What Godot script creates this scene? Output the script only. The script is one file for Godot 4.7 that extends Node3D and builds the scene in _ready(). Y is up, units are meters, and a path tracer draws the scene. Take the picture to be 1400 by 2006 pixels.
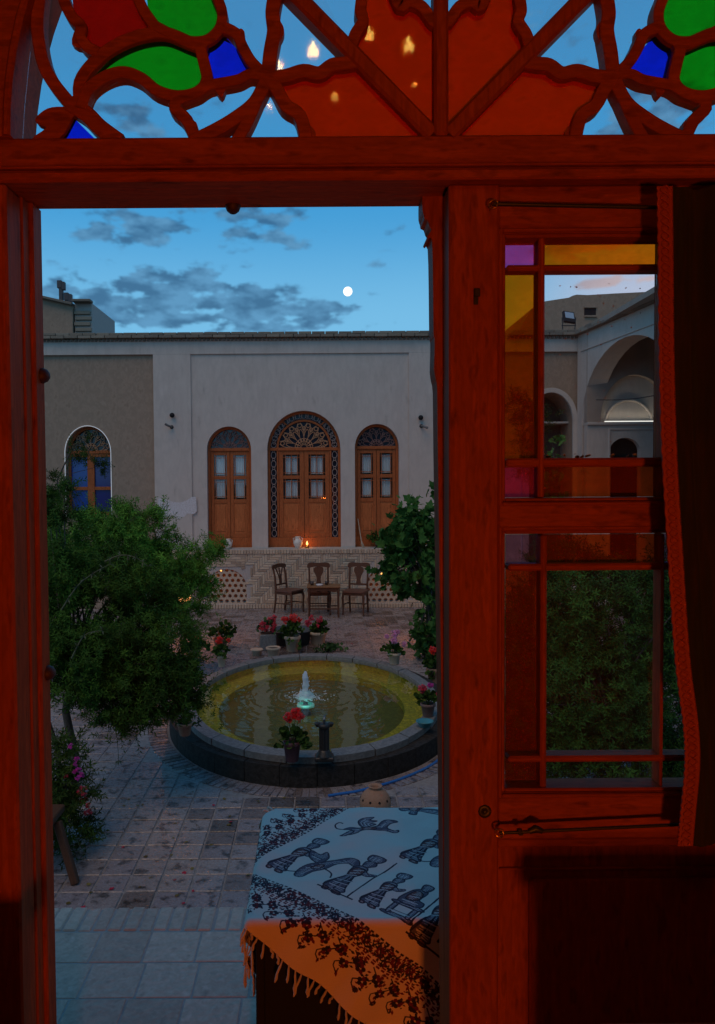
extends Node3D
# A dusk courtyard seen from inside a room, through a wooden door with a stained glass fanlight.
const F := 1500.0
const CAM := Vector3(0, 2.63, 0)
const DW := 1.35      # metres from the eye to the door's plane
const DF := 16.4      # metres to the house across the courtyard
const DP := 16.14     # metres to its brick plinth
var cb := Basis.from_euler(Vector3(deg_to_rad(-2.0), 0, deg_to_rad(-0.4)))
var rng := RandomNumberGenerator.new()
var used := {}
var M := {}
var org := Vector3.ZERO   # base of the plant being built

# ---------------------------------------------------------------- helpers
func at(x: float, y: float, d: float) -> Vector3:
	var v := cb * Vector3((x - 625.0) / F, -(y - 1000.0) / F, -1.0)
	return CAM + v * (d / -v.z)

func on_floor(x: float, y: float, h := 0.0) -> Vector3:
	var v := cb * Vector3((x - 625.0) / F, -(y - 1000.0) / F, -1.0)
	return CAM + v * ((h - CAM.y) / v.y)

func fx(x: float, d := DF) -> float:
	return at(x, 900, d).x

func fy(y: float, d := DF) -> float:
	return at(600, y, d).y

func numbered(called: String) -> String:
	if not used.has(called):
		used[called] = 0
		return called
	used[called] += 1
	return "%s_%03d" % [called, used[called]]

func tag(o: Node, label: String, category: String, group := "", kind := "") -> Node:
	o.set_meta("label", label)
	if category != "": o.set_meta("category", category)
	if group != "": o.set_meta("group", group)
	if kind != "": o.set_meta("kind", kind)
	return o

func thing(called: String, label: String, category: String, pos := Vector3.ZERO, turn := 0.0, group := "") -> Node3D:
	var o := Node3D.new()
	o.name = numbered(called)
	add_child(o)
	o.position = pos
	o.rotation.y = turn
	tag(o, label, category, group)
	return o

func begin() -> SurfaceTool:
	var st := SurfaceTool.new()
	st.begin(Mesh.PRIMITIVE_TRIANGLES)
	st.set_smooth_group(-1)
	return st

func commit(st: SurfaceTool) -> ArrayMesh:
	st.generate_normals()
	st.index()
	return st.commit()

func obj(called: String, st, m: Material, parent: Node = self) -> MeshInstance3D:
	var o := MeshInstance3D.new()
	o.mesh = commit(st) if st is SurfaceTool else st
	o.material_override = m
	o.name = numbered(called) if parent == self else called
	parent.add_child(o, true)
	return o

func struct(called: String, st, m: Material, label := "") -> MeshInstance3D:
	var o := obj(called, st, m)
	o.set_meta("kind", "structure")
	if label != "": o.set_meta("label", label)
	return o

func dup(o: Node3D, called: String, label: String, pos: Vector3, turn := 0.0) -> Node3D:
	var c: Node3D = o.duplicate()
	c.name = numbered(called)
	add_child(c)
	c.position = pos
	c.rotation.y = turn
	c.set_meta("label", label)
	return c

# a flat face, turned so that it looks along «out»
func face(st: SurfaceTool, p: Array, out: Vector3) -> void:
	var n: Vector3 = (p[1] - p[0]).cross(p[2] - p[0])
	if p.size() > 3: n += (p[2] - p[0]).cross(p[3] - p[0])
	var flip := n.dot(out) > 0.0
	for i in range(1, p.size() - 1):
		st.add_vertex(p[0])
		st.add_vertex(p[i + 1] if flip else p[i])
		st.add_vertex(p[i] if flip else p[i + 1])

func box(st: SurfaceTool, c: Vector3, s: Vector3, bev := 0.0, b := Basis()) -> void:
	st.set_smooth_group(-1)
	var h := s * 0.5
	var e := [Vector3.RIGHT, Vector3.UP, Vector3.BACK]
	for a in 3:
		var i := (a + 1) % 3
		var j := (a + 2) % 3
		for sg in [-1.0, 1.0]:
			var p := []
			for q in [[-1, -1], [1, -1], [1, 1], [-1, 1]]:
				p.append(c + b * (e[a] * sg * h[a] + e[i] * q[0] * (h[i] - bev) + e[j] * q[1] * (h[j] - bev)))
			face(st, p, b * e[a] * sg)
		if bev > 0.0:
			for sa in [-1.0, 1.0]:
				for sb in [-1.0, 1.0]:
					var A: Vector3 = e[a] * sa * h[a] + e[i] * sb * (h[i] - bev)
					var B: Vector3 = e[a] * sa * (h[a] - bev) + e[i] * sb * h[i]
					var k: Vector3 = e[j] * (h[j] - bev)
					face(st, [c + b * (A - k), c + b * (A + k), c + b * (B + k), c + b * (B - k)], b * (e[a] * sa + e[i] * sb))
	if bev > 0.0:
		for sx in [-1.0, 1.0]:
			for sy in [-1.0, 1.0]:
				for sz in [-1.0, 1.0]:
					var g := Vector3(sx, sy, sz)
					face(st, [c + b * (g * Vector3(h.x, h.y - bev, h.z - bev)), c + b * (g * Vector3(h.x - bev, h.y, h.z - bev)), c + b * (g * Vector3(h.x - bev, h.y - bev, h.z))], b * g)

func span(st: SurfaceTool, x0: float, x1: float, y0: float, y1: float, z0: float, z1: float, bev := 0.0) -> void:
	box(st, Vector3(x0 + x1, y0 + y1, z0 + z1) * 0.5, Vector3(absf(x1 - x0), absf(y1 - y0), absf(z1 - z0)), bev)

func bar(st: SurfaceTool, a: Vector3, b: Vector3, w: float, t: float, bev := 0.0, up := Vector3.UP) -> void:
	var d := (b - a).normalized()
	if absf(d.dot(up)) > 0.99: up = Vector3.BACK
	var x := up.cross(d).normalized()
	box(st, (a + b) * 0.5, Vector3(w, t, a.distance_to(b)), bev, Basis(x, d.cross(x), d))

func lathe(st: SurfaceTool, prof: Array, seg: int, xf := Transform3D(), squash := 1.0, wob := 0.0) -> void:
	st.set_smooth_group(1)
	for i in prof.size() - 1:
		var p: Vector2 = prof[i]
		var q: Vector2 = prof[i + 1]
		for k in seg:
			var a := TAU * k / seg
			var b := TAU * (k + 1) / seg
			var ra := 1.0 + wob * sin(a * 3.0 + p.y * 40.0)
			var rb := 1.0 + wob * sin(b * 3.0 + p.y * 40.0)
			var m := (a + b) * 0.5
			var out := Vector3(cos(m), 0, sin(m)) * (q.y - p.y) - Vector3.UP * (q.x - p.x)
			var v := [Vector3(cos(a) * p.x * ra, p.y, sin(a) * p.x * squash * ra), Vector3(cos(b) * p.x * rb, p.y, sin(b) * p.x * squash * rb), Vector3(cos(b) * q.x * rb, q.y, sin(b) * q.x * squash * rb), Vector3(cos(a) * q.x * ra, q.y, sin(a) * q.x * squash * ra)]
			if p.x < 1e-5: v.remove_at(1)
			elif q.x < 1e-5: v.remove_at(2)
			for n in v.size(): v[n] = xf * v[n]
			face(st, v, xf.basis * out)
	st.set_smooth_group(-1)

func tube(st: SurfaceTool, pts: Array, radii: Array, seg := 8, caps := true) -> void:
	st.set_smooth_group(2)
	var rings := []
	var side := Vector3.ZERO
	for i in pts.size():
		var d: Vector3 = (pts[mini(i + 1, pts.size() - 1)] - pts[maxi(i - 1, 0)]).normalized()
		if side == Vector3.ZERO: side = d.cross(Vector3.UP if absf(d.y) < 0.9 else Vector3.RIGHT)
		side = (side - d * side.dot(d)).normalized()
		var up := d.cross(side)
		var ru := float(i) / (pts.size() - 1) * (radii.size() - 1)
		var r: float = lerpf(radii[int(ru)], radii[mini(int(ru) + 1, radii.size() - 1)], fmod(ru, 1.0))
		var ring := []
		for k in seg:
			ring.append(pts[i] + (side * cos(TAU * k / seg) + up * sin(TAU * k / seg)) * r)
		rings.append(ring)
	for i in pts.size() - 1:
		for k in seg:
			var n := (k + 1) % seg
			var c: Vector3 = (pts[i] + pts[i + 1]) * 0.5
			face(st, [rings[i][k], rings[i][n], rings[i + 1][n], rings[i + 1][k]], rings[i][k] + rings[i + 1][n] - c * 2.0)
	st.set_smooth_group(-1)
	if caps:
		face(st, rings[0], pts[0] - pts[1])
		face(st, rings[-1], pts[-1] - pts[-2])

func prism(st: SurfaceTool, poly: PackedVector2Array, z0: float, z1: float, xf := Transform3D(), bev := 0.0) -> void:
	st.set_smooth_group(-1)
	if Geometry2D.is_polygon_clockwise(poly):
		poly = poly.duplicate()
		poly.reverse()
	var n := poly.size()
	var idx := Geometry2D.triangulate_polygon(poly)
	for cap in 2:
		var z := z0 if cap == 0 else z1
		var o := xf.basis * Vector3(0, 0, signf(z - (z0 + z1) * 0.5))
		for i in range(0, idx.size(), 3):
			face(st, [xf * Vector3(poly[idx[i]].x, poly[idx[i]].y, z), xf * Vector3(poly[idx[i + 1]].x, poly[idx[i + 1]].y, z), xf * Vector3(poly[idx[i + 2]].x, poly[idx[i + 2]].y, z)], o)
	for i in n:
		var a := poly[i]
		var b := poly[(i + 1) % n]
		face(st, [xf * Vector3(a.x, a.y, z0), xf * Vector3(b.x, b.y, z0), xf * Vector3(b.x, b.y, z1), xf * Vector3(a.x, a.y, z1)], xf.basis * Vector3(b.y - a.y, a.x - b.x, 0))

func pts(s: String) -> PackedVector2Array:
	var r := PackedVector2Array()
	for w in s.split(" ", false):
		var q := w.split(",")
		r.append(Vector2(float(q[0]), float(q[1])))
	return r

func smooth(p: PackedVector2Array, n := 4, closed := false) -> PackedVector2Array:
	var r := PackedVector2Array()
	var c := p.size()
	for i in (c if closed else c - 1):
		var a := p[(i - 1 + c) % c] if closed else p[maxi(i - 1, 0)]
		var d := p[(i + 2) % c] if closed else p[mini(i + 2, c - 1)]
		for k in n:
			r.append(p[i].cubic_interpolate(p[(i + 1) % c], a, d, float(k) / n))
	if not closed: r.append(p[c - 1])
	return r

# a wooden rib of width w along a flat curve: back at z0, front at z1, chamfered front edges
func rib(st: SurfaceTool, p: PackedVector2Array, w: float, z0: float, z1: float, bev: float, ends := 1.0) -> void:
	st.set_smooth_group(-1)
	var rows := []
	for i in p.size():
		var d := (p[mini(i + 1, p.size() - 1)] - p[maxi(i - 1, 0)]).normalized()
		var s := Vector2(-d.y, d.x)
		var h := w * 0.5
		if i == 0 or i == p.size() - 1: h *= ends
		var row := []
		for q in [[-h, z0], [-h, z1 - bev], [-h + bev, z1], [h - bev, z1], [h, z1 - bev], [h, z0]]:
			var v: Vector2 = p[i] + s * q[0]
			row.append(Vector3(v.x, v.y, q[1]))
		rows.append(row)
	for i in p.size() - 1:
		var mid := Vector3((p[i].x + p[i + 1].x) * 0.5, (p[i].y + p[i + 1].y) * 0.5, (z0 + z1) * 0.5)
		for k in 5:
			var q := [rows[i][k], rows[i][k + 1], rows[i + 1][k + 1], rows[i + 1][k]]
			face(st, q, q[0] + q[1] + q[2] + q[3] - mid * 4.0)
	face(st, rows[0], Vector3(p[0].x - p[1].x, p[0].y - p[1].y, 0))
	var l := p.size() - 1
	face(st, rows[l], Vector3(p[l].x - p[l - 1].x, p[l].y - p[l - 1].y, 0))

func ring_pts(c: Vector2, r: Vector2, a0: float, a1: float, n: int) -> PackedVector2Array:
	var o := PackedVector2Array()
	for i in n + 1:
		var a := lerpf(a0, a1, float(i) / n)
		o.append(c + Vector2(cos(a) * r.x, sin(a) * r.y))
	return o

# half-round arch head over an opening: points from the right spring to the left
func arch_pts(cx: float, w: float, spring: float, rise: float, n := 20) -> PackedVector2Array:
	return ring_pts(Vector2(cx, spring), Vector2(w, rise), 0.0, PI, n)

# a wall of thickness z0..z1 with arched openings [cx, half width, bottom, spring, rise], left to right
func arched_wall(st: SurfaceTool, x0: float, x1: float, y0: float, y1: float, z0: float, z1: float, holes: Array) -> void:
	var x := x0
	for h in holes:
		span(st, x, h[0] - h[1], y0, y1, z0, z1)
		if h[2] > y0 + 0.001: span(st, h[0] - h[1], h[0] + h[1], y0, h[2], z0, z1)
		var a := arch_pts(h[0], h[1], h[3], h[4])
		var poly := PackedVector2Array(a)
		poly.append(Vector2(h[0] - h[1], y1))
		poly.append(Vector2(h[0] + h[1], y1))
		prism(st, poly, z0, z1)
		x = h[0] + h[1]
	span(st, x, x1, y0, y1, z0, z1)

# ---------------------------------------------------------------- materials
func lin(r: float, g: float, b: float, a := 1.0) -> Color:
	var c := Color(r, g, b).linear_to_srgb()
	c.a = a
	return c

func noise_tex(freq: float, oct: int, stops: Array, seed_: int, size := 256, kind := FastNoiseLite.TYPE_SIMPLEX_SMOOTH, stretch := 1.0) -> Texture2D:
	var n := FastNoiseLite.new()
	n.seed = seed_
	n.noise_type = kind
	n.frequency = freq
	n.fractal_octaves = oct
	n.fractal_gain = 0.55
	var g := Gradient.new()
	var off := PackedFloat32Array()
	var col := PackedColorArray()
	for i in stops.size():
		off.append(float(i) / (stops.size() - 1))
		col.append(stops[i])
	g.offsets = off
	g.colors = col
	var t := NoiseTexture2D.new()
	t.width = size
	t.height = int(size * stretch)
	t.seamless = true
	t.noise = n
	t.color_ramp = g
	return t

func grey(a: float) -> Color:
	return Color(a, a, a)

var bumps := {}
func bump(freq: float, oct: int) -> Texture2D:
	var key := "%f %d" % [freq, oct]
	if not bumps.has(key): bumps[key] = noise_tex(freq, oct, [grey(0.0), grey(1.0)], 77, 256)
	return bumps[key]

# mottled surface: colour stops (linear), texture repeats per metre, roughness, relief in centimetres
func surf(stops: Array, scale: Vector3, rough: float, freq := 0.02, oct := 4, relief := 0.0, world := true, seed_ := 3, relief_scale := 0.04) -> StandardMaterial3D:
	var m := StandardMaterial3D.new()
	var c := []
	for s in stops: c.append(lin(s[0], s[1], s[2]))
	m.albedo_texture = noise_tex(freq, oct, c, seed_)
	m.uv1_triplanar = true
	m.uv1_world_triplanar = world
	m.uv1_scale = scale
	m.roughness = rough
	if relief > 0.0:
		m.heightmap_enabled = true
		m.heightmap_texture = bump(relief_scale, 4)
		m.heightmap_scale = relief
	return m

# a second, coarser layer of stains multiplied over a surface
func stained(m: StandardMaterial3D, dark: Array, scale: Vector3, freq: float, seed_: int) -> StandardMaterial3D:
	m.detail_enabled = true
	m.detail_blend_mode = BaseMaterial3D.BLEND_MODE_MUL
	m.detail_uv_layer = BaseMaterial3D.DETAIL_UV_2
	m.uv2_triplanar = true
	m.uv2_world_triplanar = true
	m.uv2_scale = scale
	var c := []
	for k in dark: c.append(lin(k, k, k))
	m.detail_albedo = noise_tex(freq, 5, c, seed_, 384)
	return m

func flat(r: float, g: float, b: float, rough := 0.7, metal := 0.0) -> StandardMaterial3D:
	var m := StandardMaterial3D.new()
	m.albedo_color = lin(r, g, b)
	m.roughness = rough
	m.metallic = metal
	return m

func glass(r: float, g: float, b: float, a := 0.0, rough := 0.02) -> StandardMaterial3D:
	var m := flat(r, g, b, rough)
	m.albedo_color.a = a
	m.refraction_enabled = true
	m.refraction_scale = 0.05
	m.albedo_texture = noise_tex(0.012, 4, [grey(0.90), grey(1.0), grey(0.95), grey(1.0)], 131, 256)
	m.uv1_triplanar = true
	m.uv1_world_triplanar = true
	m.uv1_scale = Vector3(4, 7, 4)
	m.heightmap_enabled = true
	m.heightmap_texture = bump(0.012, 3)
	m.heightmap_scale = 0.003
	return m

func clear_glass(a := 0.008) -> StandardMaterial3D:
	var m := flat(0.5, 0.55, 0.55, 0.03)
	m.albedo_color.a = a
	m.transparency = BaseMaterial3D.TRANSPARENCY_ALPHA
	return m

func glow(r: float, g: float, b: float, e: float) -> StandardMaterial3D:
	var m := flat(0.6, 0.6, 0.6, 0.5)
	m.emission_enabled = true
	m.emission = lin(r, g, b)
	m.emission_energy_multiplier = e
	return m

func omni(parent: Node, pos: Vector3, c: Color, e: float, size: float) -> OmniLight3D:
	var l := OmniLight3D.new()
	l.name = "light"
	l.light_color = c
	l.light_energy = e
	l.light_size = size
	l.omni_range = 20.0
	l.omni_attenuation = 2.0
	l.shadow_enabled = true
	parent.add_child(l, true)
	l.position = pos
	return l

func wood(c: Array, along: int, seed_: int, rough := 0.5, fine := 1.0) -> StandardMaterial3D:
	var d := []
	for k in [0.72, 1.0, 0.84, 1.14, 0.93]: d.append([c[0] * k, c[1] * k, c[2] * k])
	var s := Vector3(9, 9, 9) * fine
	s[along] = 0.9 * fine
	var m := surf(d, s, rough, 0.02, 4, 0.05, true, seed_, 0.03)
	m.metallic_specular = 0.22
	var s2 := Vector3(2.6, 2.6, 2.6)
	s2[along] = 0.8
	return stained(m, [0.30, 0.7, 1.0, 0.85, 1.15, 0.65, 1.05], s2, 0.022, seed_ + 100)

func make_materials() -> void:
	var wd := [0.30, 0.066, 0.018]
	M.wood_v = wood(wd, 1, 11, 0.55, 0.7)
	M.wood_h = wood(wd, 0, 12, 0.55, 0.7)
	M.wood_z = wood(wd, 2, 13, 0.5)
	var dd := [0.40, 0.115, 0.038]
	M.door_v = wood(dd, 1, 14, 0.5, 0.6)
	M.door_h = wood(dd, 0, 15, 0.5, 0.6)
	M.door_panel = wood([0.48, 0.145, 0.048], 1, 16, 0.5, 0.45)
	M.chair = wood([0.11, 0.055, 0.035], 1, 17, 0.35, 2.0)
	M.plaster = surf([[0.47, 0.405, 0.345], [0.53, 0.46, 0.395], [0.50, 0.43, 0.37], [0.56, 0.485, 0.42]], Vector3(0.35, 0.22, 0.35), 0.9, 0.012, 5, 0.15, true, 21)
	stained(M.plaster, [0.80, 0.97, 1.0, 0.93, 1.0, 1.04], Vector3(0.5, 0.16, 0.5), 0.018, 121)
	M.mud = surf([[0.25, 0.175, 0.12], [0.33, 0.235, 0.165], [0.28, 0.20, 0.14], [0.36, 0.26, 0.185]], Vector3(0.8, 0.6, 0.8), 0.95, 0.02, 5, 0.3, true, 22)
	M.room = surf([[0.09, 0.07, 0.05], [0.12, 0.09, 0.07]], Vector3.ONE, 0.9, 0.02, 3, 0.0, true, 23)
	M.mortar = surf([[0.34, 0.31, 0.28], [0.46, 0.42, 0.38]], Vector3(3, 3, 3), 0.95, 0.03, 4, 0.1, true, 24)
	M.mortar_dark = surf([[0.18, 0.16, 0.15], [0.32, 0.29, 0.27]], Vector3(2, 2, 2), 0.8, 0.03, 4, 0.1, true, 25)
	M.earth = surf([[0.10, 0.08, 0.06], [0.16, 0.13, 0.10]], Vector3(0.5, 0.5, 0.5), 0.95, 0.03, 4, 0.0, true, 26)
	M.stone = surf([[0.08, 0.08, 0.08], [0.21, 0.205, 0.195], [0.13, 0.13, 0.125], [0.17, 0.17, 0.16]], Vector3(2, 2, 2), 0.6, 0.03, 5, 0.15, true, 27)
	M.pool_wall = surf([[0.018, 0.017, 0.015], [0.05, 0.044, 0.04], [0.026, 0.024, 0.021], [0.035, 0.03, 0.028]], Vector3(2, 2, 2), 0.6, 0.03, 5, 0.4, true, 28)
	M.iron = surf([[0.012, 0.012, 0.012], [0.03, 0.026, 0.022]], Vector3(12, 12, 12), 0.45, 0.03, 3, 0.02, true, 29)
	M.brass = flat(0.5, 0.3, 0.08, 0.3, 1.0)
	M.pool_wall.metallic_specular = 0.2
	M.clay = surf([[0.24, 0.12, 0.07], [0.36, 0.2, 0.12], [0.3, 0.16, 0.1]], Vector3(7, 7, 7), 0.8, 0.02, 4, 0.05, true, 30)
	M.clay_pale = surf([[0.36, 0.28, 0.19], [0.48, 0.38, 0.27], [0.42, 0.33, 0.24]], Vector3(7, 7, 7), 0.8, 0.02, 4, 0.05, true, 31)
	M.soil = flat(0.03, 0.022, 0.016, 0.95)
	M.bark = surf([[0.05, 0.04, 0.032], [0.12, 0.1, 0.08]], Vector3(14, 3, 14), 0.9, 0.03, 4, 0.2, true, 32)
	M.clear = clear_glass()
	M.black = flat(0.006, 0.006, 0.007, 0.85)
	# four or more tones of pavers and bricks
	var wet_tex := noise_tex(0.018, 5, [grey(0.06), grey(0.13), grey(0.28), grey(0.45), grey(0.36), grey(0.5)], 141, 384)
	M.tiles = []
	var tones := [[0.29, 0.25, 0.245], [0.265, 0.23, 0.24], [0.31, 0.27, 0.26], [0.245, 0.21, 0.215], [0.285, 0.26, 0.265], [0.18, 0.14, 0.13], [0.115, 0.09, 0.08]]
	for i in tones.size():
		var t: Array = tones[i]
		var m := surf([[t[0] * 0.7, t[1] * 0.7, t[2] * 0.7], [t[0], t[1], t[2]], [t[0] * 0.85, t[1] * 0.83, t[2] * 0.82], [t[0] * 1.25, t[1] * 1.25, t[2] * 1.22]], Vector3(2.6, 2.6, 2.6), 1.0, 0.02, 5, 0.3, true, 40 + i)
		stained(m, [0.18, 0.30, 0.85, 1.0, 0.92, 1.0, 1.08], Vector3(0.9, 0.9, 0.9), 0.018, 141)
		m.roughness_texture = wet_tex
		M.tiles.append(m)
	M.terrace = []
	for k in [1.08, 1.24, 1.38]:
		var tm := surf([[0.39 * k, 0.28 * k, 0.215 * k], [0.50 * k, 0.37 * k, 0.285 * k], [0.43 * k, 0.315 * k, 0.24 * k], [0.56 * k, 0.42 * k, 0.335 * k]], Vector3(2.3, 2.3, 2.3), 0.75, 0.02, 5, 0.25, true, int(50 + k * 10))
		M.terrace.append(stained(tm, [0.55, 0.85, 1.0, 0.9, 1.0, 0.8, 1.05], Vector3(1.1, 1.1, 1.1), 0.02, 151))
	M.bricks = []
	for t in [[0.47, 0.37, 0.27], [0.54, 0.44, 0.32], [0.41, 0.32, 0.23], [0.50, 0.39, 0.27], [0.32, 0.245, 0.175]]:
		M.bricks.append(surf([[t[0] * 0.8, t[1] * 0.8, t[2] * 0.8], [t[0], t[1], t[2]], [t[0] * 1.12, t[1] * 1.12, t[2] * 1.12]], Vector3(4, 4, 4), 0.9, 0.03, 4, 0.1, true, int(60 + t[0] * 100)))
	M.cope = []
	for t in [[0.21, 0.175, 0.13], [0.26, 0.22, 0.165], [0.18, 0.15, 0.115]]:
		M.cope.append(surf([[t[0] * 0.8, t[1] * 0.8, t[2] * 0.8], [t[0] * 1.1, t[1] * 1.1, t[2] * 1.1]], Vector3(4, 4, 4), 0.9, 0.03, 4, 0.1, true, int(70 + t[0] * 100)))
	# stained glass
	M.g_clear = clear_glass(0.010)
	M.g_orange = glass(1.0, 0.065, 0.002, 0.50)
	M.g_red = glass(0.85, 0.012, 0.004, 0.40)
	M.g_green = glass(0.015, 0.62, 0.01, 0.05)
	M.g_blue = glass(0.015, 0.04, 0.85, 0.05)
	M.g_amber = glass(1.0, 0.22, 0.004, 0.12)
	M.g_pink = glass(1.0, 0.12, 0.42, 0.22)
	M.g_rust = glass(0.9, 0.15, 0.02, 0.10)
	M.g_violet = glass(0.62, 0.4, 0.7, 0.05)

func leaf_mat(r: float, g: float, b: float, rough := 0.6, back := 0.5) -> StandardMaterial3D:
	var m := flat(1, 1, 1, rough)
	m.albedo_color = lin(r, g, b)
	m.vertex_color_use_as_albedo = true
	m.metallic_specular = 0.14
	m.backlight_enabled = true
	m.backlight = grey(back)
	return m

# ---------------------------------------------------------------- camera, sky, light
const CLOUDS := "250,452,85,24,1.0 200,462,40,14,.7 300,440,45,12,.6 520,425,55,14,1.0 470,458,50,11,.95 540,470,35,7,.5 140,575,70,18,.8 310,545,95,24,.85 330,590,180,32,1.15 420,600,110,26,1.0 250,620,90,22,.9 470,575,60,16,.6 610,622,75,18,1.0 650,608,40,10,.8 560,640,60,12,.8 580,482,22,6,.5 735,520,26,12,.35 250,245,70,32,.6 1290,225,90,45,.9 1150,485,90,18,.9 1000,640,80,15,.4 1185,553,55,9,1.1 1265,548,30,6,.8 690,600,22,7,.6"

func sky_image() -> Image:
	var n := FastNoiseLite.new()
	n.seed = 5
	n.noise_type = FastNoiseLite.TYPE_SIMPLEX_SMOOTH
	n.frequency = 17.0
	n.fractal_octaves = 5
	n.fractal_gain = 0.58
	var wide := FastNoiseLite.new()
	wide.seed = 9
	wide.frequency = 2.2
	wide.fractal_octaves = 2
	var blobs := []
	for w in CLOUDS.split(" "):
		var q := w.split_floats(",")
		var v := at(q[0], q[1], 100.0) - CAM
		blobs.append([atan2(v.x, -v.z), atan2(v.y, Vector2(v.x, v.z).length()), q[2] / F, q[3] / F, q[4]])
	var low := Image.create(1024, 512, false, Image.FORMAT_RGBF)
	sky_rows(low, Rect2i(0, 0, 1024, 258), n, wide, blobs)
	low.fill_rect(Rect2i(0, 258, 1024, 254), Color(0.09, 0.11, 0.13))
	low.resize(4096, 2048, Image.INTERPOLATE_BILINEAR)
	for r in [Rect2i(0, 560, 470, 470), Rect2i(3680, 560, 416, 470)]: sky_rows(low, r, n, wide, blobs)   # the same sky, finer
	return low

const HIGH := [0.0, 0.19, 0.36, 0.55, 1.1, 1.58]
const SKY: Array[Color] = [Color(0.20, 0.45, 0.67), Color(0.145, 0.42, 0.66), Color(0.042, 0.275, 0.56), Color(0.045, 0.225, 0.46), Color(0.02, 0.10, 0.23), Color(0.015, 0.075, 0.18)]

func sky_rows(im: Image, r: Rect2i, n: FastNoiseLite, wide: FastNoiseLite, blobs: Array) -> void:
	var w := float(im.get_width())
	var h := float(im.get_height())
	for y in range(r.position.y, r.end.y):
		var el := (0.5 - (y + 0.5) / h) * PI
		var ce := cos(el)
		var up := maxf(el, 0.0)
		var k := 1.0 - exp(-up * 4.2)
		for x in range(r.position.x, r.end.x):
			var az := wrapf((x + 0.5) / w * TAU, -PI, PI)
			var d := Vector3(ce * sin(az), sin(el), -ce * cos(az))
			var side := 0.5 + 0.5 * sin(az - 0.25)       # the evening glow lies to the right
			var c := SKY[SKY.size() - 1]
			for i in SKY.size() - 1:
				if up < HIGH[i + 1]:
					c = SKY[i].lerp(SKY[i + 1], smoothstep(HIGH[i], HIGH[i + 1], up))
					break
			c = c.lerp(Color(c.r + 0.06, c.g + 0.02, c.b), side * exp(-up * 5.0))
			var p := Vector3(d.x, d.y * 2.6, d.z)
			var f := n.get_noise_3dv(p)
			var m := 0.0
			for b in blobs:
				var ax: float = (az - b[0]) / b[2]
				if absf(ax) < 2.2:
					var ay: float = (el - b[1]) / b[3]
					if absf(ay) < 2.2: m += b[4] * exp(-(ax * ax + ay * ay) * 0.9)
			var gen := clampf(wide.get_noise_3dv(p) * 1.6 + 0.12, 0.0, 0.75)
			if absf(az + 0.12) < 0.62 and el > 0.03 and el < 0.6: gen *= 0.25
			var a := smoothstep(0.28, 0.74, minf(m, 1.1) * (0.80 + f * 0.6) + gen + f * 0.75)
			var body := Color(0.034, 0.105, 0.21).lerp(Color(0.09, 0.245, 0.42), clampf(0.42 + n.get_noise_3dv(p + Vector3(0.03, 0.09, 0.0)) * 1.5, 0.0, 1.0))
			var pink := smoothstep(0.20, 0.40, az) * smoothstep(0.40, 0.18, el) * smoothstep(-0.02, 0.1, el) * smoothstep(1.6, 0.9, az)
			body = body.lerp(Color(0.62, 0.45, 0.42), pink * 0.9)
			c = c.lerp(Color(0.50, 0.48, 0.58), pink * 0.8)
			c = c.lerp(body, a * 0.88)
			im.set_pixel(x, y, c)

func make_air() -> void:
	var cam := Camera3D.new()
	cam.name = "camera"
	cam.projection = Camera3D.PROJECTION_FRUSTUM
	cam.near = 0.05
	cam.far = 2000.0
	cam.size = 2.0 * 1003.0 / F * cam.near
	cam.frustum_offset = Vector2(75.0, -3.0) / F * cam.near
	cam.keep_aspect = Camera3D.KEEP_HEIGHT
	add_child(cam)
	cam.position = CAM
	cam.basis = cb
	var sky := PanoramaSkyMaterial.new()
	sky.panorama = ImageTexture.create_from_image(sky_image())
	var e := Environment.new()
	e.background_mode = Environment.BG_SKY
	e.sky = Sky.new()
	e.sky.sky_material = sky
	e.background_energy_multiplier = 1.2
	e.tonemap_mode = Environment.TONE_MAPPER_LINEAR
	e.tonemap_exposure = 1.0
	e.sdfgi_enabled = true
	e.ssao_enabled = true
	e.ssil_enabled = true
	var we := WorldEnvironment.new()
	we.name = "environment"
	we.environment = e
	add_child(we)
	# the last glow of the evening, very soft, from high behind the room
	var sun := DirectionalLight3D.new()
	sun.name = "afterglow"
	sun.light_color = Color(1.0, 0.84, 0.70)
	sun.light_energy = 0.27
	sun.light_angular_distance = 40.0
	sun.shadow_enabled = true
	sun.rotation_degrees = Vector3(-58, -28, 0)
	add_child(sun)

# ---------------------------------------------------------------- the room the photograph is taken from
func make_room() -> void:
	var cx := at(861, 272, DW).x
	var spring := at(861, 275, DW).y
	var st := begin()
	span(st, -2.4, 3.0, 0.80, 1.01, -1.64, 3.6)
	struct("room_floor", st, M.wood_z, "wooden floor of the dark room behind the door")
	st = begin()
	span(st, -2.4, 3.0, 4.8, 5.5, -1.64, 3.6)
	struct("room_ceiling", st, M.room, "plastered ceiling of the dark room")
	st = begin()
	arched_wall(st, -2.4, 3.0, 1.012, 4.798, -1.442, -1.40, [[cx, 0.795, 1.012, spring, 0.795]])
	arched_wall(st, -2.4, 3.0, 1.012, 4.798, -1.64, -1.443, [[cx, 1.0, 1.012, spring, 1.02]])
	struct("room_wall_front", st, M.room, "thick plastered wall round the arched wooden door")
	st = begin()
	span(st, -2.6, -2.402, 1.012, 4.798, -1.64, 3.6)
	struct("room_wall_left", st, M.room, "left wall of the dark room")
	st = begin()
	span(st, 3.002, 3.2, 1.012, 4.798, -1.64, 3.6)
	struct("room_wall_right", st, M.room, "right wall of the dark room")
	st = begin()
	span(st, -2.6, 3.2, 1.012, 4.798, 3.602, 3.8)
	struct("room_wall_back", st, M.room, "back wall of the dark room")

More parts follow.
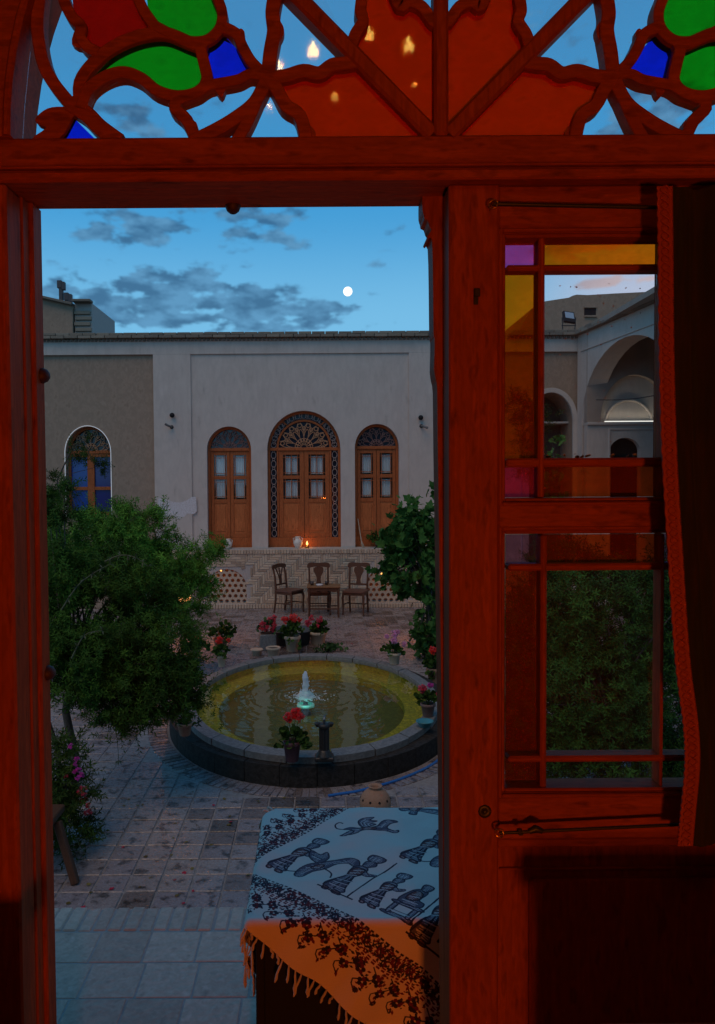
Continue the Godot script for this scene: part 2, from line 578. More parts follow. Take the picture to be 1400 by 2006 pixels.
func zp(v: Vector2) -> Vector2:          # a point of the fanlight drawing, on the door's plane
	var p := at(v.x * 0.5, v.y * 0.5, DW)
	return Vector2(p.x, p.y)

func zpoly(s: String, mirror: bool, n := 3, closed := true) -> PackedVector2Array:
	var p := smooth(pts(s), n, closed) if n > 1 else pts(s)
	var o := PackedVector2Array()
	for v in p:
		if v.y < -38.0: v.y = -300.0
		if mirror: v.x = 3444.0 - v.x
		o.append(zp(v))
	return o

func dx(x: float) -> float: return at(x, 1000, DW).x
func dy(y: float) -> float: return at(700, y, DW).y

func make_door_frame() -> void:
	var t := thing("door_frame", "reddish brown wooden door frame with stained glass fanlight", "door frame")
	var px := 1.0 / 1111.0
	var st := begin()
	var yb := dy(360)
	var yt := at(861, 272, DW).y
	var cx := at(861, 272, DW).x
	var hf := cx - dx(31)                     # half width between the lit front faces of the jambs
	var hw := cx - at(92, 1000, 1.475).x      # and between their back edges
	# transom: a beam with a fine moulding
	span(st, cx - 0.80, cx + 0.80, dy(328), yt, -1.44, -1.335, 0.003)
	obj("transom", st, M.wood_h, t)
	st = begin()
	span(st, cx - 0.80, cx + 0.80, dy(334), dy(329), -1.44, -1.331, 0.0015)
	span(st, cx - 0.80, cx + 0.80, dy(338), dy(335), -1.44, -1.338, 0.001)
	span(st, cx - 0.80, cx + 0.80, yb, dy(339), -1.371, -1.332, 0.003)
	obj("transom_moulding", st, M.wood_h, t)
	st = begin()
	span(st, cx - 0.80, cx + 0.80, yb + 0.004, dy(329), -1.475, -1.4185, 0.003)
	span(st, cx - 0.80, dx(879), yb + 0.002, dy(339), -1.4183, -1.3712, 0.003)
	obj("head_rebate", st, M.wood_h, t)
	# jambs: the lit face, a bead and the set-back rebate
	for s in [-1.0, 1.0]:
		st = begin()
		span(st, cx + s * hf, cx + s * 0.80, 1.012, yb - 0.0005, -1.40, -1.334, 0.004)
		obj("jamb", st, M.wood_v, t)
		st = begin()
		span(st, cx + s * (hf - 0.003), cx + s * 0.795, 1.012, yb + 0.0015, -1.43, -1.4005, 0.002)
		span(st, cx + s * hw, cx + s * 0.79, 1.012, yb + 0.0035, -1.476, -1.4305, 0.003)
		obj("jamb_rebate", st, M.wood_v, t)
	# round wooden studs standing out of the rebate
	for q in [[84, 736, 0], [98, 1318, 0], [456, 403, 1]]:
		st = begin()
		var pos := at(q[0], q[1], 1.46)
		if q[2] == 0: pos.x = cx - hw - 0.001
		else: pos.y = yb + 0.0045
		var prof := [Vector2(0.0, 0.016), Vector2(0.006, 0.0155), Vector2(0.0115, 0.011), Vector2(0.0145, 0.004), Vector2(0.0145, -0.002)]
		prof.reverse()
		var bs := Basis(Vector3.BACK, -PI / 2) if q[2] == 0 else Basis(Vector3.RIGHT, PI)
		lathe(st, prof, 16, Transform3D(bs, pos))
		obj("stud", st, M.stud, t)
	# arch over the fanlight
	st = begin()
	var r0 := 816.0 * px
	rib(st, ring_pts(Vector2(cx, yt - 0.001), Vector2(r0 + 0.036, r0 + 0.036), 0.0, PI, 48), 0.072, -1.44, -1.325, 0.006)
	obj("fanlight_arch", st, M.wood_h, t)
	st = begin()
	rib(st, ring_pts(Vector2(cx, yt - 0.001), Vector2(r0 + 0.006, r0 + 0.006), 0.0, PI, 48), 0.014, -1.42, -1.318, 0.004)
	obj("arch_bead", st, M.wood_h, t)
	# ribs of the fanlight, traced once and mirrored
	var ribs := [["164,-40 152,60 152,140 172,250 212,330 285,420", 48], ["275,410 345,455 395,505 470,560", 62], ["318,425 316,330 372,250 450,190 550,148 650,138 740,172 812,200", 46],
		["530,-40 560,40 612,115", 42], ["612,112 690,152 750,172 815,165 862,120 872,60 852,0 835,-40", 40], ["240,-40 262,30 290,80 322,112 318,150 345,192 388,215", 42],
		["322,432 350,360 415,310 490,292 560,318 620,365 700,386 775,370 812,325 802,260 785,195", 44], ["705,390 688,432 735,480 772,560", 46], ["862,112 925,142 952,195 988,255 1052,315", 42],
		["1052,315 985,300 935,322 870,335 820,345 770,375 705,400", 38], ["1085,-40 1068,60 1075,130 1060,220 1050,320", 54], ["1050,310 1000,410 920,475 840,522 760,560", 50], ["1010,400 970,490 930,560", 46],
		["1046,305 1085,360 1120,425 1175,465 1200,560", 50], ["1045,318 1120,310 1190,290 1250,300 1300,268 1350,262 1420,248", 50], ["1722,110 1690,96 1650,42 1600,22 1565,40 1530,-40", 42], ["1420,-40 1414,20 1410,60 1420,100 1390,150 1375,200", 44]]
	var spurs := ["250,425 190,432 145,468 152,492 185,508 132,550 235,550 290,465 310,435", "838,342 867,390 884,346", "690,470 760,478 775,500 770,520 735,500", "1185,480 1235,520 1225,560 1190,560", "1080,180 1108,150 1110,110 1075,70", "285,180 300,120 330,150 340,195", "940,118 958,130 955,165 930,150"]
	for mir in [false, true]:
		for q in ribs:
			st = begin()
			var zo := 0.0004 * ribs.find(q)
			rib(st, zpoly(q[0], mir, 4, false), q[1] * 0.5 * px, -1.368 + zo * 0.3, -1.342 + zo, 0.0016)
			obj("fanlight_rib", st, M.wood_h, t)
		for q in spurs:
			st = begin()
			prism(st, zpoly(q, mir, 3), -1.3605, -1.3435 - 0.0003 * spurs.find(q))
			obj("rib_ornament", st, M.wood_h, t)
	for q in ["1164,0 1690,538", "2280,0 1754,538"]:
		st = begin()
		var e := pts(q)
		var a := zp(e[0])
		var b := zp(e[1])
		var out := (a - b).normalized()
		rib(st, PackedVector2Array([b, b + out * 0.722]), 31.0 * px, -1.37, -1.333, 0.005)
		obj("fanlight_rib", st, M.wood_v, t)
	st = begin()
	span(st, cx - 0.0127, cx + 0.0127, yt - 0.001, yt + r0, -1.371, -1.329, 0.005)
	obj("fanlight_rib", st, M.wood_v, t)
	# panes
	var panes := [["85,548 95,400 110,250 122,150 138,150 152,260 200,350 275,425 200,440 150,480 160,548", "clear"], ["172,-40 165,100 190,230 240,330 296,410 306,330 345,250 350,215 320,190 292,180 292,120 240,30 225,-40", "clear"],
		["250,-40 290,70 326,110 340,155 395,205 470,155 600,118 560,40 530,-40", "red"], ["545,-40 580,50 650,110 730,158 790,162 842,130 862,80 850,0 830,-40", "green"],
		["340,325 430,230 520,175 620,152 710,165 770,210 794,280 774,340 715,370 640,358 560,308 490,282 420,298", "green"], ["798,200 880,138 935,200 972,250 968,292 900,308 830,328 812,310", "blue"],
		["205,552 275,448 380,552", "blue"], ["340,440 370,385 430,335 480,305 560,328 640,385 685,430 735,490 765,552 480,552 400,500", "clear"], ["705,410 800,348 870,345 950,325 1030,308 1044,330 1000,400 930,465 850,512 775,540 765,490 735,470", "clear"],
		["1050,350 1100,430 1150,470 1180,552 930,552 975,500 985,450", "clear"], ["870,-40 885,90 958,128 990,230 1042,308 1056,200 1062,60 1050,-40", "clear"], ["1110,-40 1085,100 1090,110 1075,230 1065,308 1180,270 1250,280 1300,250 1350,245 1400,235 1130,-40", "clear"],
		["1185,-40 1200,12 1405,195 1395,150 1425,100 1410,30 1425,-40", "clear"], ["1405,-40 1408,60 1425,100 1396,170 1400,200 1700,512 1715,512 1712,110 1660,35 1600,18 1560,35 1530,-10 1530,-40", "orange"],
		["1530,-40 1570,35 1610,18 1660,38 1712,100 1714,-40", "clear"], ["1060,335 1110,308 1195,288 1250,305 1300,270 1350,260 1400,250 1668,552 1205,552 1190,470 1130,430 1085,365", "orange"]]
	for mir in [false, true]:
		for q in panes:
			st = begin()
			var z := -1.3545 if q[1] == "clear" else -1.3548
			prism(st, zpoly(q[0], mir, 1), z, z + 0.003)
			obj("glass_pane", st, M["g_" + q[1]], t)
	# the tall clear panes above the tracery, up to the arch
	for s in [-1.0, 1.0]:
		st = begin()
		var y0 := zp(Vector2(1700, -300)).y
		var a0 := asin((y0 - yt) / r0)
		var poly := PackedVector2Array([Vector2(cx + s * 0.004, y0)])
		for i in 17:
			var a := lerpf(a0, PI / 2 - 0.005, i / 16.0)
			poly.append(Vector2(cx + s * cos(a) * r0, yt + sin(a) * r0))
		prism(st, poly, -1.3545, -1.3515)
		obj("glass_pane", st, M.g_clear, t)

func make_door_leaf() -> void:
	var t := thing("door_leaf", "closed right door leaf with small coloured panes and dark lower panel", "door")
	var zf := -1.372
	var zb := -1.418
	var xs := [dx(880), dx(988)]
	var xe := 0.937
	var yb0 := dy(360) - 0.001
	var st := begin()
	span(st, xs[0], xs[1] - 0.0095, 1.02, yb0, zb, zf + 0.02, 0.003)
	obj("stile", st, M.wood_v, t)
	st = begin()
	span(st, xe - 0.11, xe, 1.02, yb0, zb, zf + 0.02, 0.003)
	obj("stile", st, M.wood_v, t)
	# rails: top, middle, below the glass
	var x0: float = xs[1] - 0.009
	for q in [[361, 455, 0.012], [985, 1043, 0.014], [1560, 1652, 0.012]]:
		st = begin()
		span(st, x0, xe - 0.111, dy(q[1]), dy(q[0]), zb, zf + q[2], 0.003)
		obj("rail", st, M.wood_h, t)
	# mouldings framing each sash
	for q in [[455, 985, 997, 1300], [1043, 1560, 1002, 1302]]:
		for k in 2:
			var i: float = k * 0.007
			var z := zf + 0.016 - k * 0.009
			var ax: float = x0 + i
			var ay := dy(q[0]) + 0.008 - i
			var by := dy(q[1]) - 0.008 + i
			st = begin()
			span(st, ax, ax + 0.0068, by, ay, zb + 0.004, z, 0.002)
			obj("moulding", st, M.wood_v, t)
			for yy in [[ay - 0.0068, ay], [by, by + 0.0068]]:
				st = begin()
				span(st, ax + 0.0069, xe - 0.112, yy[0], yy[1], zb + 0.004, z, 0.002)
				obj("moulding", st, M.wood_h, t)
	# glazing bars
	var grid := [[[997, 1044, 1066, 1281, 1300, 1330], [468, 520, 541, 900, 918, 972]], [[1002, 1050, 1072, 1282, 1303, 1450], [1056, 1104, 1121, 1473, 1497, 1543]]]
	for g in grid:          # a bar's near and far corners: the drawn edges are the ones seen from the room
		for i in 6: g[0][i] = at(g[0][i], 1000, 1.372 if i % 2 == 0 else 1.403).x
		for i in 6:
			var high: bool = g[1][i] < 947
			g[1][i] = at(700, g[1][i], 1.403 if high == (i % 2 == 0) else 1.372).y
		var X: Array = g[0]
		var Y: Array = g[1]
		for k in [[1, 2], [3, 4]]:
			st = begin()
			span(st, X[k[0]], X[k[1]], Y[5] - 0.006, Y[0] + 0.006, zb + 0.008, zf + 0.001, 0.0035)
			obj("glazing_bar", st, M.wood_v, t)
		for k in [[1, 2], [3, 4]]:
			st = begin()
			span(st, X[0] - 0.005, xe - 0.112, Y[k[1]], Y[k[0]], zb + 0.009, zf - 0.001, 0.0035)
			obj("glazing_bar", st, M.wood_h, t)
	# panes by column and row
	var kinds := [["pink", "amber", "pink", "amber", "clear", "amber", "pink", "rust", "pink"], ["violet", "rust", "violet", "rust", "clear", "clear", "rust", "clear", "clear"]]
	for gi in 2:
		var X: Array = grid[gi][0]
		var Y: Array = grid[gi][1]
		for r in 3:
			for c in 3:
				st = begin()
				var kind: String = kinds[gi][r * 3 + c]
				var xr: float = X[c * 2 + 1] if c < 2 else xe - 0.113
				span(st, X[c * 2] - 0.004, xr + 0.004, Y[r * 2 + 1] - 0.004, Y[r * 2] + 0.004, zb + 0.016, zb + 0.019)
				obj("glass_pane", st, M.clear if kind == "clear" else M["g_" + kind], t)
	# specks of dirt on the big clear pane
	st = begin()
	for k in 34:
		var c := Vector3(rng.randf_range(dx(1070), dx(1278)), lerpf(dy(545), dy(895), pow(rng.randf(), 1.6)), zb + 0.0195)
		box(st, c, Vector3(rng.randf_range(0.001, 0.003), rng.randf_range(0.001, 0.0026), 0.0008), 0.0, Basis(Vector3.BACK, rng.randf() * 3.0))
	for k in 12: box(st, Vector3(rng.randf_range(dx(1070), dx(1278)), dy(897) + rng.randf_range(0.0, 0.004), zb + 0.0197), Vector3(rng.randf_range(0.003, 0.009), rng.randf_range(0.002, 0.005), 0.0012), 0.0, Basis(Vector3.BACK, rng.randf() * 0.6))
	obj("dirt_flecks", st, flat(0.28, 0.25, 0.22, 0.9), t).set_meta("kind", "stuff")
	# lower panel with its raised field
	st = begin()
	span(st, x0, xe - 0.111, 1.02, dy(1652) - 0.0005, zb, zf - 0.006)
	obj("lower_panel", st, M.wood_v, t)
	st = begin()
	span(st, dx(1045), xe - 0.15, 1.16, dy(1735), zf - 0.0058, zf + 0.002, 0.006)
	obj("raised_field", st, M.wood_v, t)
	st = begin()
	span(st, x0, xe - 0.112, dy(1672), dy(1653), zf - 0.0058, zf + 0.006, 0.003)
	obj("moulding", st, M.wood_h, t)
	st = begin()
	span(st, x0 + 0.006, xe - 0.114, dy(1720), dy(1715), zf - 0.0058, zf, 0.0015)
	obj("moulding", st, M.wood_h, t)
	# carved astragal on the outer side of the leaf
	st = begin()
	var poly := PackedVector2Array()
	for v in smooth(pts("820,404 820,430 823,440 824,447 830,450 833,460 837,467 834,473 829,481 832,485 838,487 840,560 841,659 843,669 843,700 842,729 845,749 848,769 849,860 851,1000 854,1200 858,1500 862,2006 864,2300"), 2): 
		var p := at(v.x, v.y, 1.47)
		poly.append(Vector2(p.x, p.y))
	var last := poly[poly.size() - 1]
	poly.append(Vector2(last.x, 1.03))
	poly.append(Vector2(dx(905) * 1.03, 1.03))
	poly.append(Vector2(dx(905) * 1.03, poly[0].y))
	prism(st, poly, -1.475, -1.4185)
	obj("astragal", st, M.wood_v, t)
	# keyhole and knots
	for q in [[932, 584, 4.5, 14.0]]:
		st = begin()
		box(st, Vector3(dx(q[0]), dy(q[1]), zf + 0.0215), Vector3(q[2] * 2, q[3] * 2, 3) / 1111.0, 0.001)
		box(st, Vector3(dx(q[0] + 2), dy(q[1] - 9), zf + 0.023), Vector3(0.011, 0.014, 0.004), 0.001)
		obj("keyhole", st, M.iron, t)
	st = begin()
	lathe(st, [Vector2(0.0, 0.0), Vector2(0.012, 0.0), Vector2(0.012, 0.001), Vector2(0.009, 0.002), Vector2(0.004, 0.002), Vector2(0.003, 0.0005), Vector2(0.0, 0.0005)], 14, Transform3D(Basis(Vector3.RIGHT, PI / 2), Vector3(dx(950), dy(1592), zf + 0.02)))
	obj("lock_plate", st, M.iron, t)
	# curtain rods on the leaf, held by eye screws
	for q in [[966, 400, 1420, 409, "thin dark curtain rod across the top of the leaf", 0.0035], [978, 1632, 1420, 1611, "thin dark curtain rod across the foot of the leaf", 0.003]]:
		var rod := thing("curtain_rod", q[4], "curtain rod")
		st = begin()
		var za := zf + 0.048
		var a := at(q[0], q[1], -za)
		var b := at(q[2], q[3], -za)
		tube(st, [a, b], [q[5]], 8)
		obj("rod", st, M.iron, rod)
		st = begin()
		var rg := []
		for i in 17: rg.append(a + Vector3(0, cos(TAU * i / 16), sin(TAU * i / 16)).rotated(Vector3.UP, 1.2) * 0.0072)
		tube(st, rg, [0.0016], 6, false)
		tube(st, [a + Vector3(0, 0, -0.007), Vector3(a.x, a.y, zf + 0.018)], [0.0018], 6)
		obj("eye_screw", st, M.brass, rod)
		if q[1] > 1000:
			st = begin()
			for c in [0.085, 0.092]:
				tube(st, [a.lerp(b, c) + Vector3(0, 0.006, 0), a.lerp(b, c), a.lerp(b, c + 0.01) - Vector3(0, 0.004, 0)], [0.0035], 6)
			tube(st, [a.lerp(b, 0.13), a.lerp(b, 0.16) + Vector3(0, 0.005, 0), a.lerp(b, 0.19)], [0.005, 0.007, 0.005], 8)
			obj("rod_clip", st, M.iron, rod)

func make_curtain() -> void:
	var t := thing("curtain", "black curtain with a red braided edge hanging over the right leaf", "curtain")
	var edge := smooth(pts("1300,366 1302,500 1304,700 1310,900 1322,1100 1335,1290 1351,1420 1354,1500 1345,1600 1340,1656"), 8)
	var rows := []
	var nx := 40
	for v in edge:
		var row := []
		var a := at(v.x, v.y, 1.285)
		for i in nx + 1:
			var u := float(i) / nx
			var fold := sin(u * 26.0 + sin(v.y * 0.003) * 0.8) * 0.016 * smoothstep(0.03, 0.2, u) + sin(u * 61.0 + v.y * 0.002) * 0.004
			row.append(Vector3(lerpf(a.x, 0.93, u), a.y, a.z + fold))
		rows.append(row)
	var st := begin()
	st.set_smooth_group(3)
	for i in rows.size() - 1:
		for k in nx:
			face(st, [rows[i][k], rows[i][k + 1], rows[i + 1][k + 1], rows[i + 1][k]], Vector3.BACK)
	st.set_smooth_group(4)
	var bk := Vector3(0, 0, -0.0025)
	for i in rows.size() - 1:
		for k in nx:
			face(st, [rows[i][k] + bk, rows[i][k + 1] + bk, rows[i + 1][k + 1] + bk, rows[i + 1][k] + bk], Vector3.FORWARD)
	var m := surf([[0.006, 0.006, 0.008], [0.008, 0.008, 0.008], [0.018, 0.010, 0.004], [0.006, 0.007, 0.006], [0.010, 0.016, 0.006], [0.006, 0.006, 0.008]], Vector3(7, 0.5, 1), 0.9, 0.02, 4, 0.02, true, 81)
	m.rim_enabled = true
	m.rim = 0.1
	obj("cloth", st, m, t)
	var red := surf([[0.23, 0.034, 0.013], [0.36, 0.055, 0.02]], Vector3(30, 30, 30), 0.6, 0.03, 3, 0.0, true, 82)
	st = begin()
	var line := []
	for v in edge: line.append(at(v.x, v.y, 1.272))
	st.set_smooth_group(-1)
	var hw := 0.0108
	for i in line.size() - 1:
		var a: Vector3 = line[i]
		var b: Vector3 = line[i + 1]
		var w := Vector3(hw, 0, 0)
		var d := Vector3(0, 0, 0.003)
		face(st, [a - w + d, a + w + d, b + w + d, b - w + d], Vector3.BACK)
		face(st, [a - w - d, a + w - d, b + w - d, b - w - d], Vector3.FORWARD)
		face(st, [a - w + d, b - w + d, b - w - d, a - w - d], Vector3.LEFT)
		face(st, [a + w + d, b + w + d, b + w - d, a + w - d], Vector3.RIGHT)
	obj("braid_band", st, red, t)
	# two plaited cords and a picot edge
	st = begin()
	var total := 0.0
	for i in line.size() - 1: total += line[i].distance_to(line[i + 1])
	for ph in [0.0, PI]:
		var cord := []
		var s := 0.0
		var step := 0.0025
		var k := 0
		var acc := 0.0
		while s < total:
			while k < line.size() - 2 and acc + line[k].distance_to(line[k + 1]) < s:
				acc += line[k].distance_to(line[k + 1])
				k += 1
			var p: Vector3 = line[k].lerp(line[k + 1], clampf((s - acc) / line[k].distance_to(line[k + 1]), 0, 1))
			var g: float = s / 0.0125 * PI + ph
			cord.append(p + Vector3(sin(g) * 0.0066, 0, 0.0045 + 0.0015 * cos(g)))
			s += step
		tube(st, cord, [0.0018], 5)
	for sd in [-1.0, 1.0]:
		var cord := []
		for i in line.size() - 1:
			for k in 4:
				cord.append(line[i].lerp(line[i + 1], k / 4.0) + Vector3(sd * (hw + 0.001 * sin(cord.size() * 1.3)), 0, 0.002))
		tube(st, cord, [0.0017], 5)
	obj("braid_cord", st, red, t)
	st = begin()
	for i in range(0, line.size() - 1):
		for k in 5:
			var p: Vector3 = line[i].lerp(line[i + 1], k / 5.0) + Vector3(hw + 0.002, 0, 0.001)
			lathe(st, [Vector2(0, -0.002), Vector2(0.002, 0), Vector2(0, 0.002)], 5, Transform3D(Basis(), p))
	var pc := obj("picot_edge", st, red, t)
	pc.set_meta("kind", "stuff")

func make_room_things() -> void:
	# a low lantern behind the viewer, and a cluster of pierced pendants that the panes mirror
	var lamp_c := Color(1.0, 0.46, 0.14)
	var t := thing("table_lantern", "glowing lantern on a stool inside the dark room", "lantern", Vector3(0.25, 1.01, 1.45))
	var st := begin()
	box(st, Vector3(0, 0.60, 0), Vector3(0.36, 0.03, 0.36), 0.006)
	for sx in [-1, 1]:
		for sz in [-1, 1]: bar(st, Vector3(sx * 0.15, 0, sz * 0.15), Vector3(sx * 0.13, 0.585, sz * 0.13), 0.03, 0.03, 0.004)
	obj("stool", st, M.wood_v, t)
	st = begin()
	lathe(st, [Vector2(0, 0.616), Vector2(0.08, 0.616), Vector2(0.06, 0.65), Vector2(0.02, 0.68), Vector2(0.02, 0.80), Vector2(0, 0.80)], 20)
	obj("foot", st, M.brass, t)
	st = begin()
	lathe(st, [Vector2(0, 0.80), Vector2(0.06, 0.82), Vector2(0.085, 0.88), Vector2(0.06, 0.95), Vector2(0, 0.97)], 20)
	obj("lamp_bulb", st, glow(1.0, 0.30, 0.06, 3.0), t)
	omni(t, Vector3(0, 0.885, 0), lamp_c, 2.0, 0.085)
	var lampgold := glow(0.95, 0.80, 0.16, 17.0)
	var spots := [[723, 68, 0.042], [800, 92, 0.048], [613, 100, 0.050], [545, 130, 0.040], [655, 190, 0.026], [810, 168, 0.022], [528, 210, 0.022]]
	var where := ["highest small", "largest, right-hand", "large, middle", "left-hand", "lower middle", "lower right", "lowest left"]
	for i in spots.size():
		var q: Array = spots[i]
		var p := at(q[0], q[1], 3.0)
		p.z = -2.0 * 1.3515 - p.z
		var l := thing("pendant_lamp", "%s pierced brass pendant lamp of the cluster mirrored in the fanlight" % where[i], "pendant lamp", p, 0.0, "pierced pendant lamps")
		st = begin()
		var rr: float = q[2] * 0.55
		var hh: float = q[2]
		for w in 10:
			for dirn in [-1.0, 1.0]:
				var c := []
				for k in 13:
					var u := k / 12.0
					var rad := rr * sin(pow(u, 0.75) * PI * 0.98 + 0.02)
					var a: float = TAU * w / 10.0 + dirn * u * 1.8
					c.append(Vector3(cos(a) * rad, lerpf(-hh * 0.7, hh, u), sin(a) * rad))
				tube(st, c, [0.0016], 4)
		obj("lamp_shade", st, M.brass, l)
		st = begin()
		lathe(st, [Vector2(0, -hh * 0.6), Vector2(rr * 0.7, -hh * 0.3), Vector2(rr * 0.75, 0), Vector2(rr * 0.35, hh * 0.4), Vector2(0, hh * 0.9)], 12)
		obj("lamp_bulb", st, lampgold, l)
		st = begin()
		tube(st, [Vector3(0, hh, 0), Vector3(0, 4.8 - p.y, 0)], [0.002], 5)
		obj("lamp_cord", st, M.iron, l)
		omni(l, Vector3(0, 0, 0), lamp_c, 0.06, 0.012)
	# low chests beside the door, whose shade keeps the foot of the leaf dark
	for q in [[0.34, 1.15, -0.95, -0.45, "low dark wooden chest inside the room by the closed leaf"], [-1.15, -0.40, -0.98, -0.55, "low dark wooden chest inside the room left of the doorway"]]:
		var c := thing("chest", q[4], "chest", Vector3((q[0] + q[1]) * 0.5, 1.01, (q[2] + q[3]) * 0.5))
		st = begin()
		var w: float = q[1] - q[0]
		var d: float = q[3] - q[2]
		var ht := 0.88 if q[0] > 0.0 else 0.83
		box(st, Vector3(0, ht * 0.5, 0), Vector3(w - 0.04, ht, d - 0.04), 0.006)
		obj("body", st, M.wood_v, c)
		st = begin()
		box(st, Vector3(0, ht + 0.03, 0), Vector3(w, 0.058, d), 0.01)
		obj("lid", st, M.wood_h, c)

# ---------------------------------------------------------------- ground, courtyard, terrace
const POOL := Vector3(-0.1, 0, -8.68)
const PO := Vector2(1.58, 2.13)     # outer half axes of the wall
const PC := Vector2(1.42, 2.06)     # of the coping
const PI_ := Vector2(1.32, 1.90)    # inner half axes

func ell(p: Vector2, r: Vector2) -> float:
	return Vector2((p.x - POOL.x) / r.x, (p.y - POOL.z) / r.y).length()

func make_ground() -> void:
	var st := begin()
	face(st, [Vector3(-400, -0.06, 400), Vector3(400, -0.06, 400), Vector3(400, -0.06, -400), Vector3(-400, -0.06, -400)], Vector3.UP)
	struct("ground", st, M.earth, "bare earth round the house")
	st = begin()
	span(st, -6.0, 6.6, -0.055, -0.006, -DP - 0.1, -2.7)
	var bed := struct("courtyard_paving", st, M.mortar_dark, "square worn brick pavers of the courtyard, some dark and wet")
	var s := 0.212
	var shapes := []
	for k in 3:
		st = begin()
		box(st, Vector3(0, -0.016 + k * 0.0015, 0), Vector3(s - 0.012 - k * 0.001, 0.032, s - 0.011), 0.005)
		shapes.append(commit(st))
	var spots := []
	var ox := -0.115
	for iz in 66:
		for ix in range(-26, 31):
			var p := Vector2(ox + ix * s, -2.85 - iz * s)
			if p.y < -DP - 0.05 or ell(p, PO + Vector2(0.30, 0.30)) < 1.0: continue
			var v := Vector3(p.x, 0, p.y)
			if p.y > -2.9: continue
			var sx: float = 625.0 + F * p.x / -p.y
			spots.append([p, sx, -p.y])
	# nearest ones in view are single pavers, the far field is one piece
	var field := []
	for m in M.tiles: field.append(begin())
	var single := 0
	for q in spots:
		var p: Vector2 = q[0]
		var pick := rng.randf()
		var damp: float = sin(p.x * 1.7 + 2.0) * cos(p.y * 1.1 + 0.5) + rng.randf_range(-0.7, 0.7)
		var i := rng.randi() % 5
		if damp > 0.95: i = 6
		elif damp > 0.62: i = 5
		var pos := Vector3(p.x, rng.randf_range(-0.002, 0.0025), p.y)
		var b := Basis.from_euler(Vector3(rng.randf_range(-0.012, 0.012), rng.randf_range(-0.012, 0.012), rng.randf_range(-0.012, 0.012)))
		var vis: bool = q[1] > 100.0 and q[1] < 890.0 and q[2] > 3.9
		if vis and single < 300:
			single += 1
			var o := obj("paver", shapes[rng.randi() % 3], M.tiles[i], bed)
			o.transform = Transform3D(b, pos)
		else:
			box(field[i], pos + Vector3(0, -0.015, 0), Vector3(s - 0.013, 0.032, s - 0.012), 0.004 if q[2] < 11 else 0.0, b)
	for i in M.tiles.size():
		var o := obj("far_pavers", field[i], M.tiles[i], bed)
		o.set_meta("kind", "stuff")
	# a ring of narrow bricks laid round the pool
	st = begin()
	box(st, Vector3(0, -0.0115, 0), Vector3(0.058, 0.032, 0.2), 0.004)
	var rb := commit(st)
	var n := 170
	for k in n:
		var a := TAU * k / n
		var o3 := Vector2(cos(a), sin(a))
		var p3 := POOL + Vector3(o3.x * (PO.x + 0.125), rng.randf_range(-0.002, 0.002), o3.y * (PO.y + 0.125))
		var nrm := Vector2(o3.x / PO.x, o3.y / PO.y).normalized()
		if a > PI * 0.05 and a < PI * 0.95 or p3.x < -1.0:
			var o := obj("ring_brick", rb, M.tiles[[0, 1, 2, 3, 4, 5][rng.randi() % 6]], bed)
			o.transform = Transform3D(Basis(Vector3.UP, atan2(nrm.x, nrm.y)), p3)

func make_terrace() -> void:
	var h := 1.01
	var e := -2.886
	var st := begin()
	span(st, -3.2, 3.6, -0.05, h - 0.0022, e + 0.01, -1.645)
	var t := struct("terrace", st, M.mortar, "raised terrace of square pale pavers with a soldier course edge")
	st = begin()
	box(st, Vector3(0, -0.02, 0), Vector3(0.0475, 0.045, 0.152), 0.005)
	var sb := commit(st)
	for k in range(-22, 24):
		var o := obj("edge_brick", sb, M.terrace[rng.randi() % 3], t)
		o.position = Vector3(-0.318 + k * 0.0548 + rng.randf_range(-0.002, 0.002), h + rng.randf_range(-0.002, 0.002), e + 0.079 + rng.randf_range(-0.003, 0.003))
		o.rotation.y = rng.randf_range(-0.02, 0.02)
	st = begin()
	box(st, Vector3(0, -0.015, 0), Vector3(0.174, 0.03, 0.174), 0.002)
	var sq := commit(st)
	for r in 6:
		for c in range(-7, 8):
			var o := obj("paver", sq, M.terrace[rng.randi() % 3], t)
			o.position = Vector3(-0.345 + c * 0.181 + (0.02 if r % 2 else 0.0), h + rng.randf_range(-0.0007, 0.0007), e + 0.161 + 0.09 + r * 0.181)
			o.rotation = Vector3(rng.randf_range(-0.003, 0.003), rng.randf_range(-0.01, 0.01), rng.randf_range(-0.003, 0.003))

# ---------------------------------------------------------------- pool
func ering(st: SurfaceTool, r0: Vector2, r1: Vector2, y0: float, y1: float, a0: float, a1: float, n: int) -> void:   # ring segment r0..r1, y0..y1
	var P := func(r: Vector2, y: float, a: float) -> Vector3: return Vector3(cos(a) * r.x, y, sin(a) * r.y)
	for i in n:
		var a := lerpf(a0, a1, float(i) / n)
		var b := lerpf(a0, a1, float(i + 1) / n)
		var m := Vector3(cos((a + b) / 2), 0, sin((a + b) / 2))
		face(st, [P.call(r0, y1, a), P.call(r0, y1, b), P.call(r1, y1, b), P.call(r1, y1, a)], Vector3.UP)
		face(st, [P.call(r0, y0, a), P.call(r0, y0, b), P.call(r1, y0, b), P.call(r1, y0, a)], Vector3.DOWN)
		face(st, [P.call(r1, y0, a), P.call(r1, y0, b), P.call(r1, y1, b), P.call(r1, y1, a)], m)
		face(st, [P.call(r0, y0, a), P.call(r0, y0, b), P.call(r0, y1, b), P.call(r0, y1, a)], -m)
	for a in [a0, a1]:
		var d := Vector3(sin(a), 0, -cos(a)) * (1.0 if a == a0 else -1.0)
		face(st, [P.call(r0, y0, a), P.call(r1, y0, a), P.call(r1, y1, a), P.call(r0, y1, a)], d)

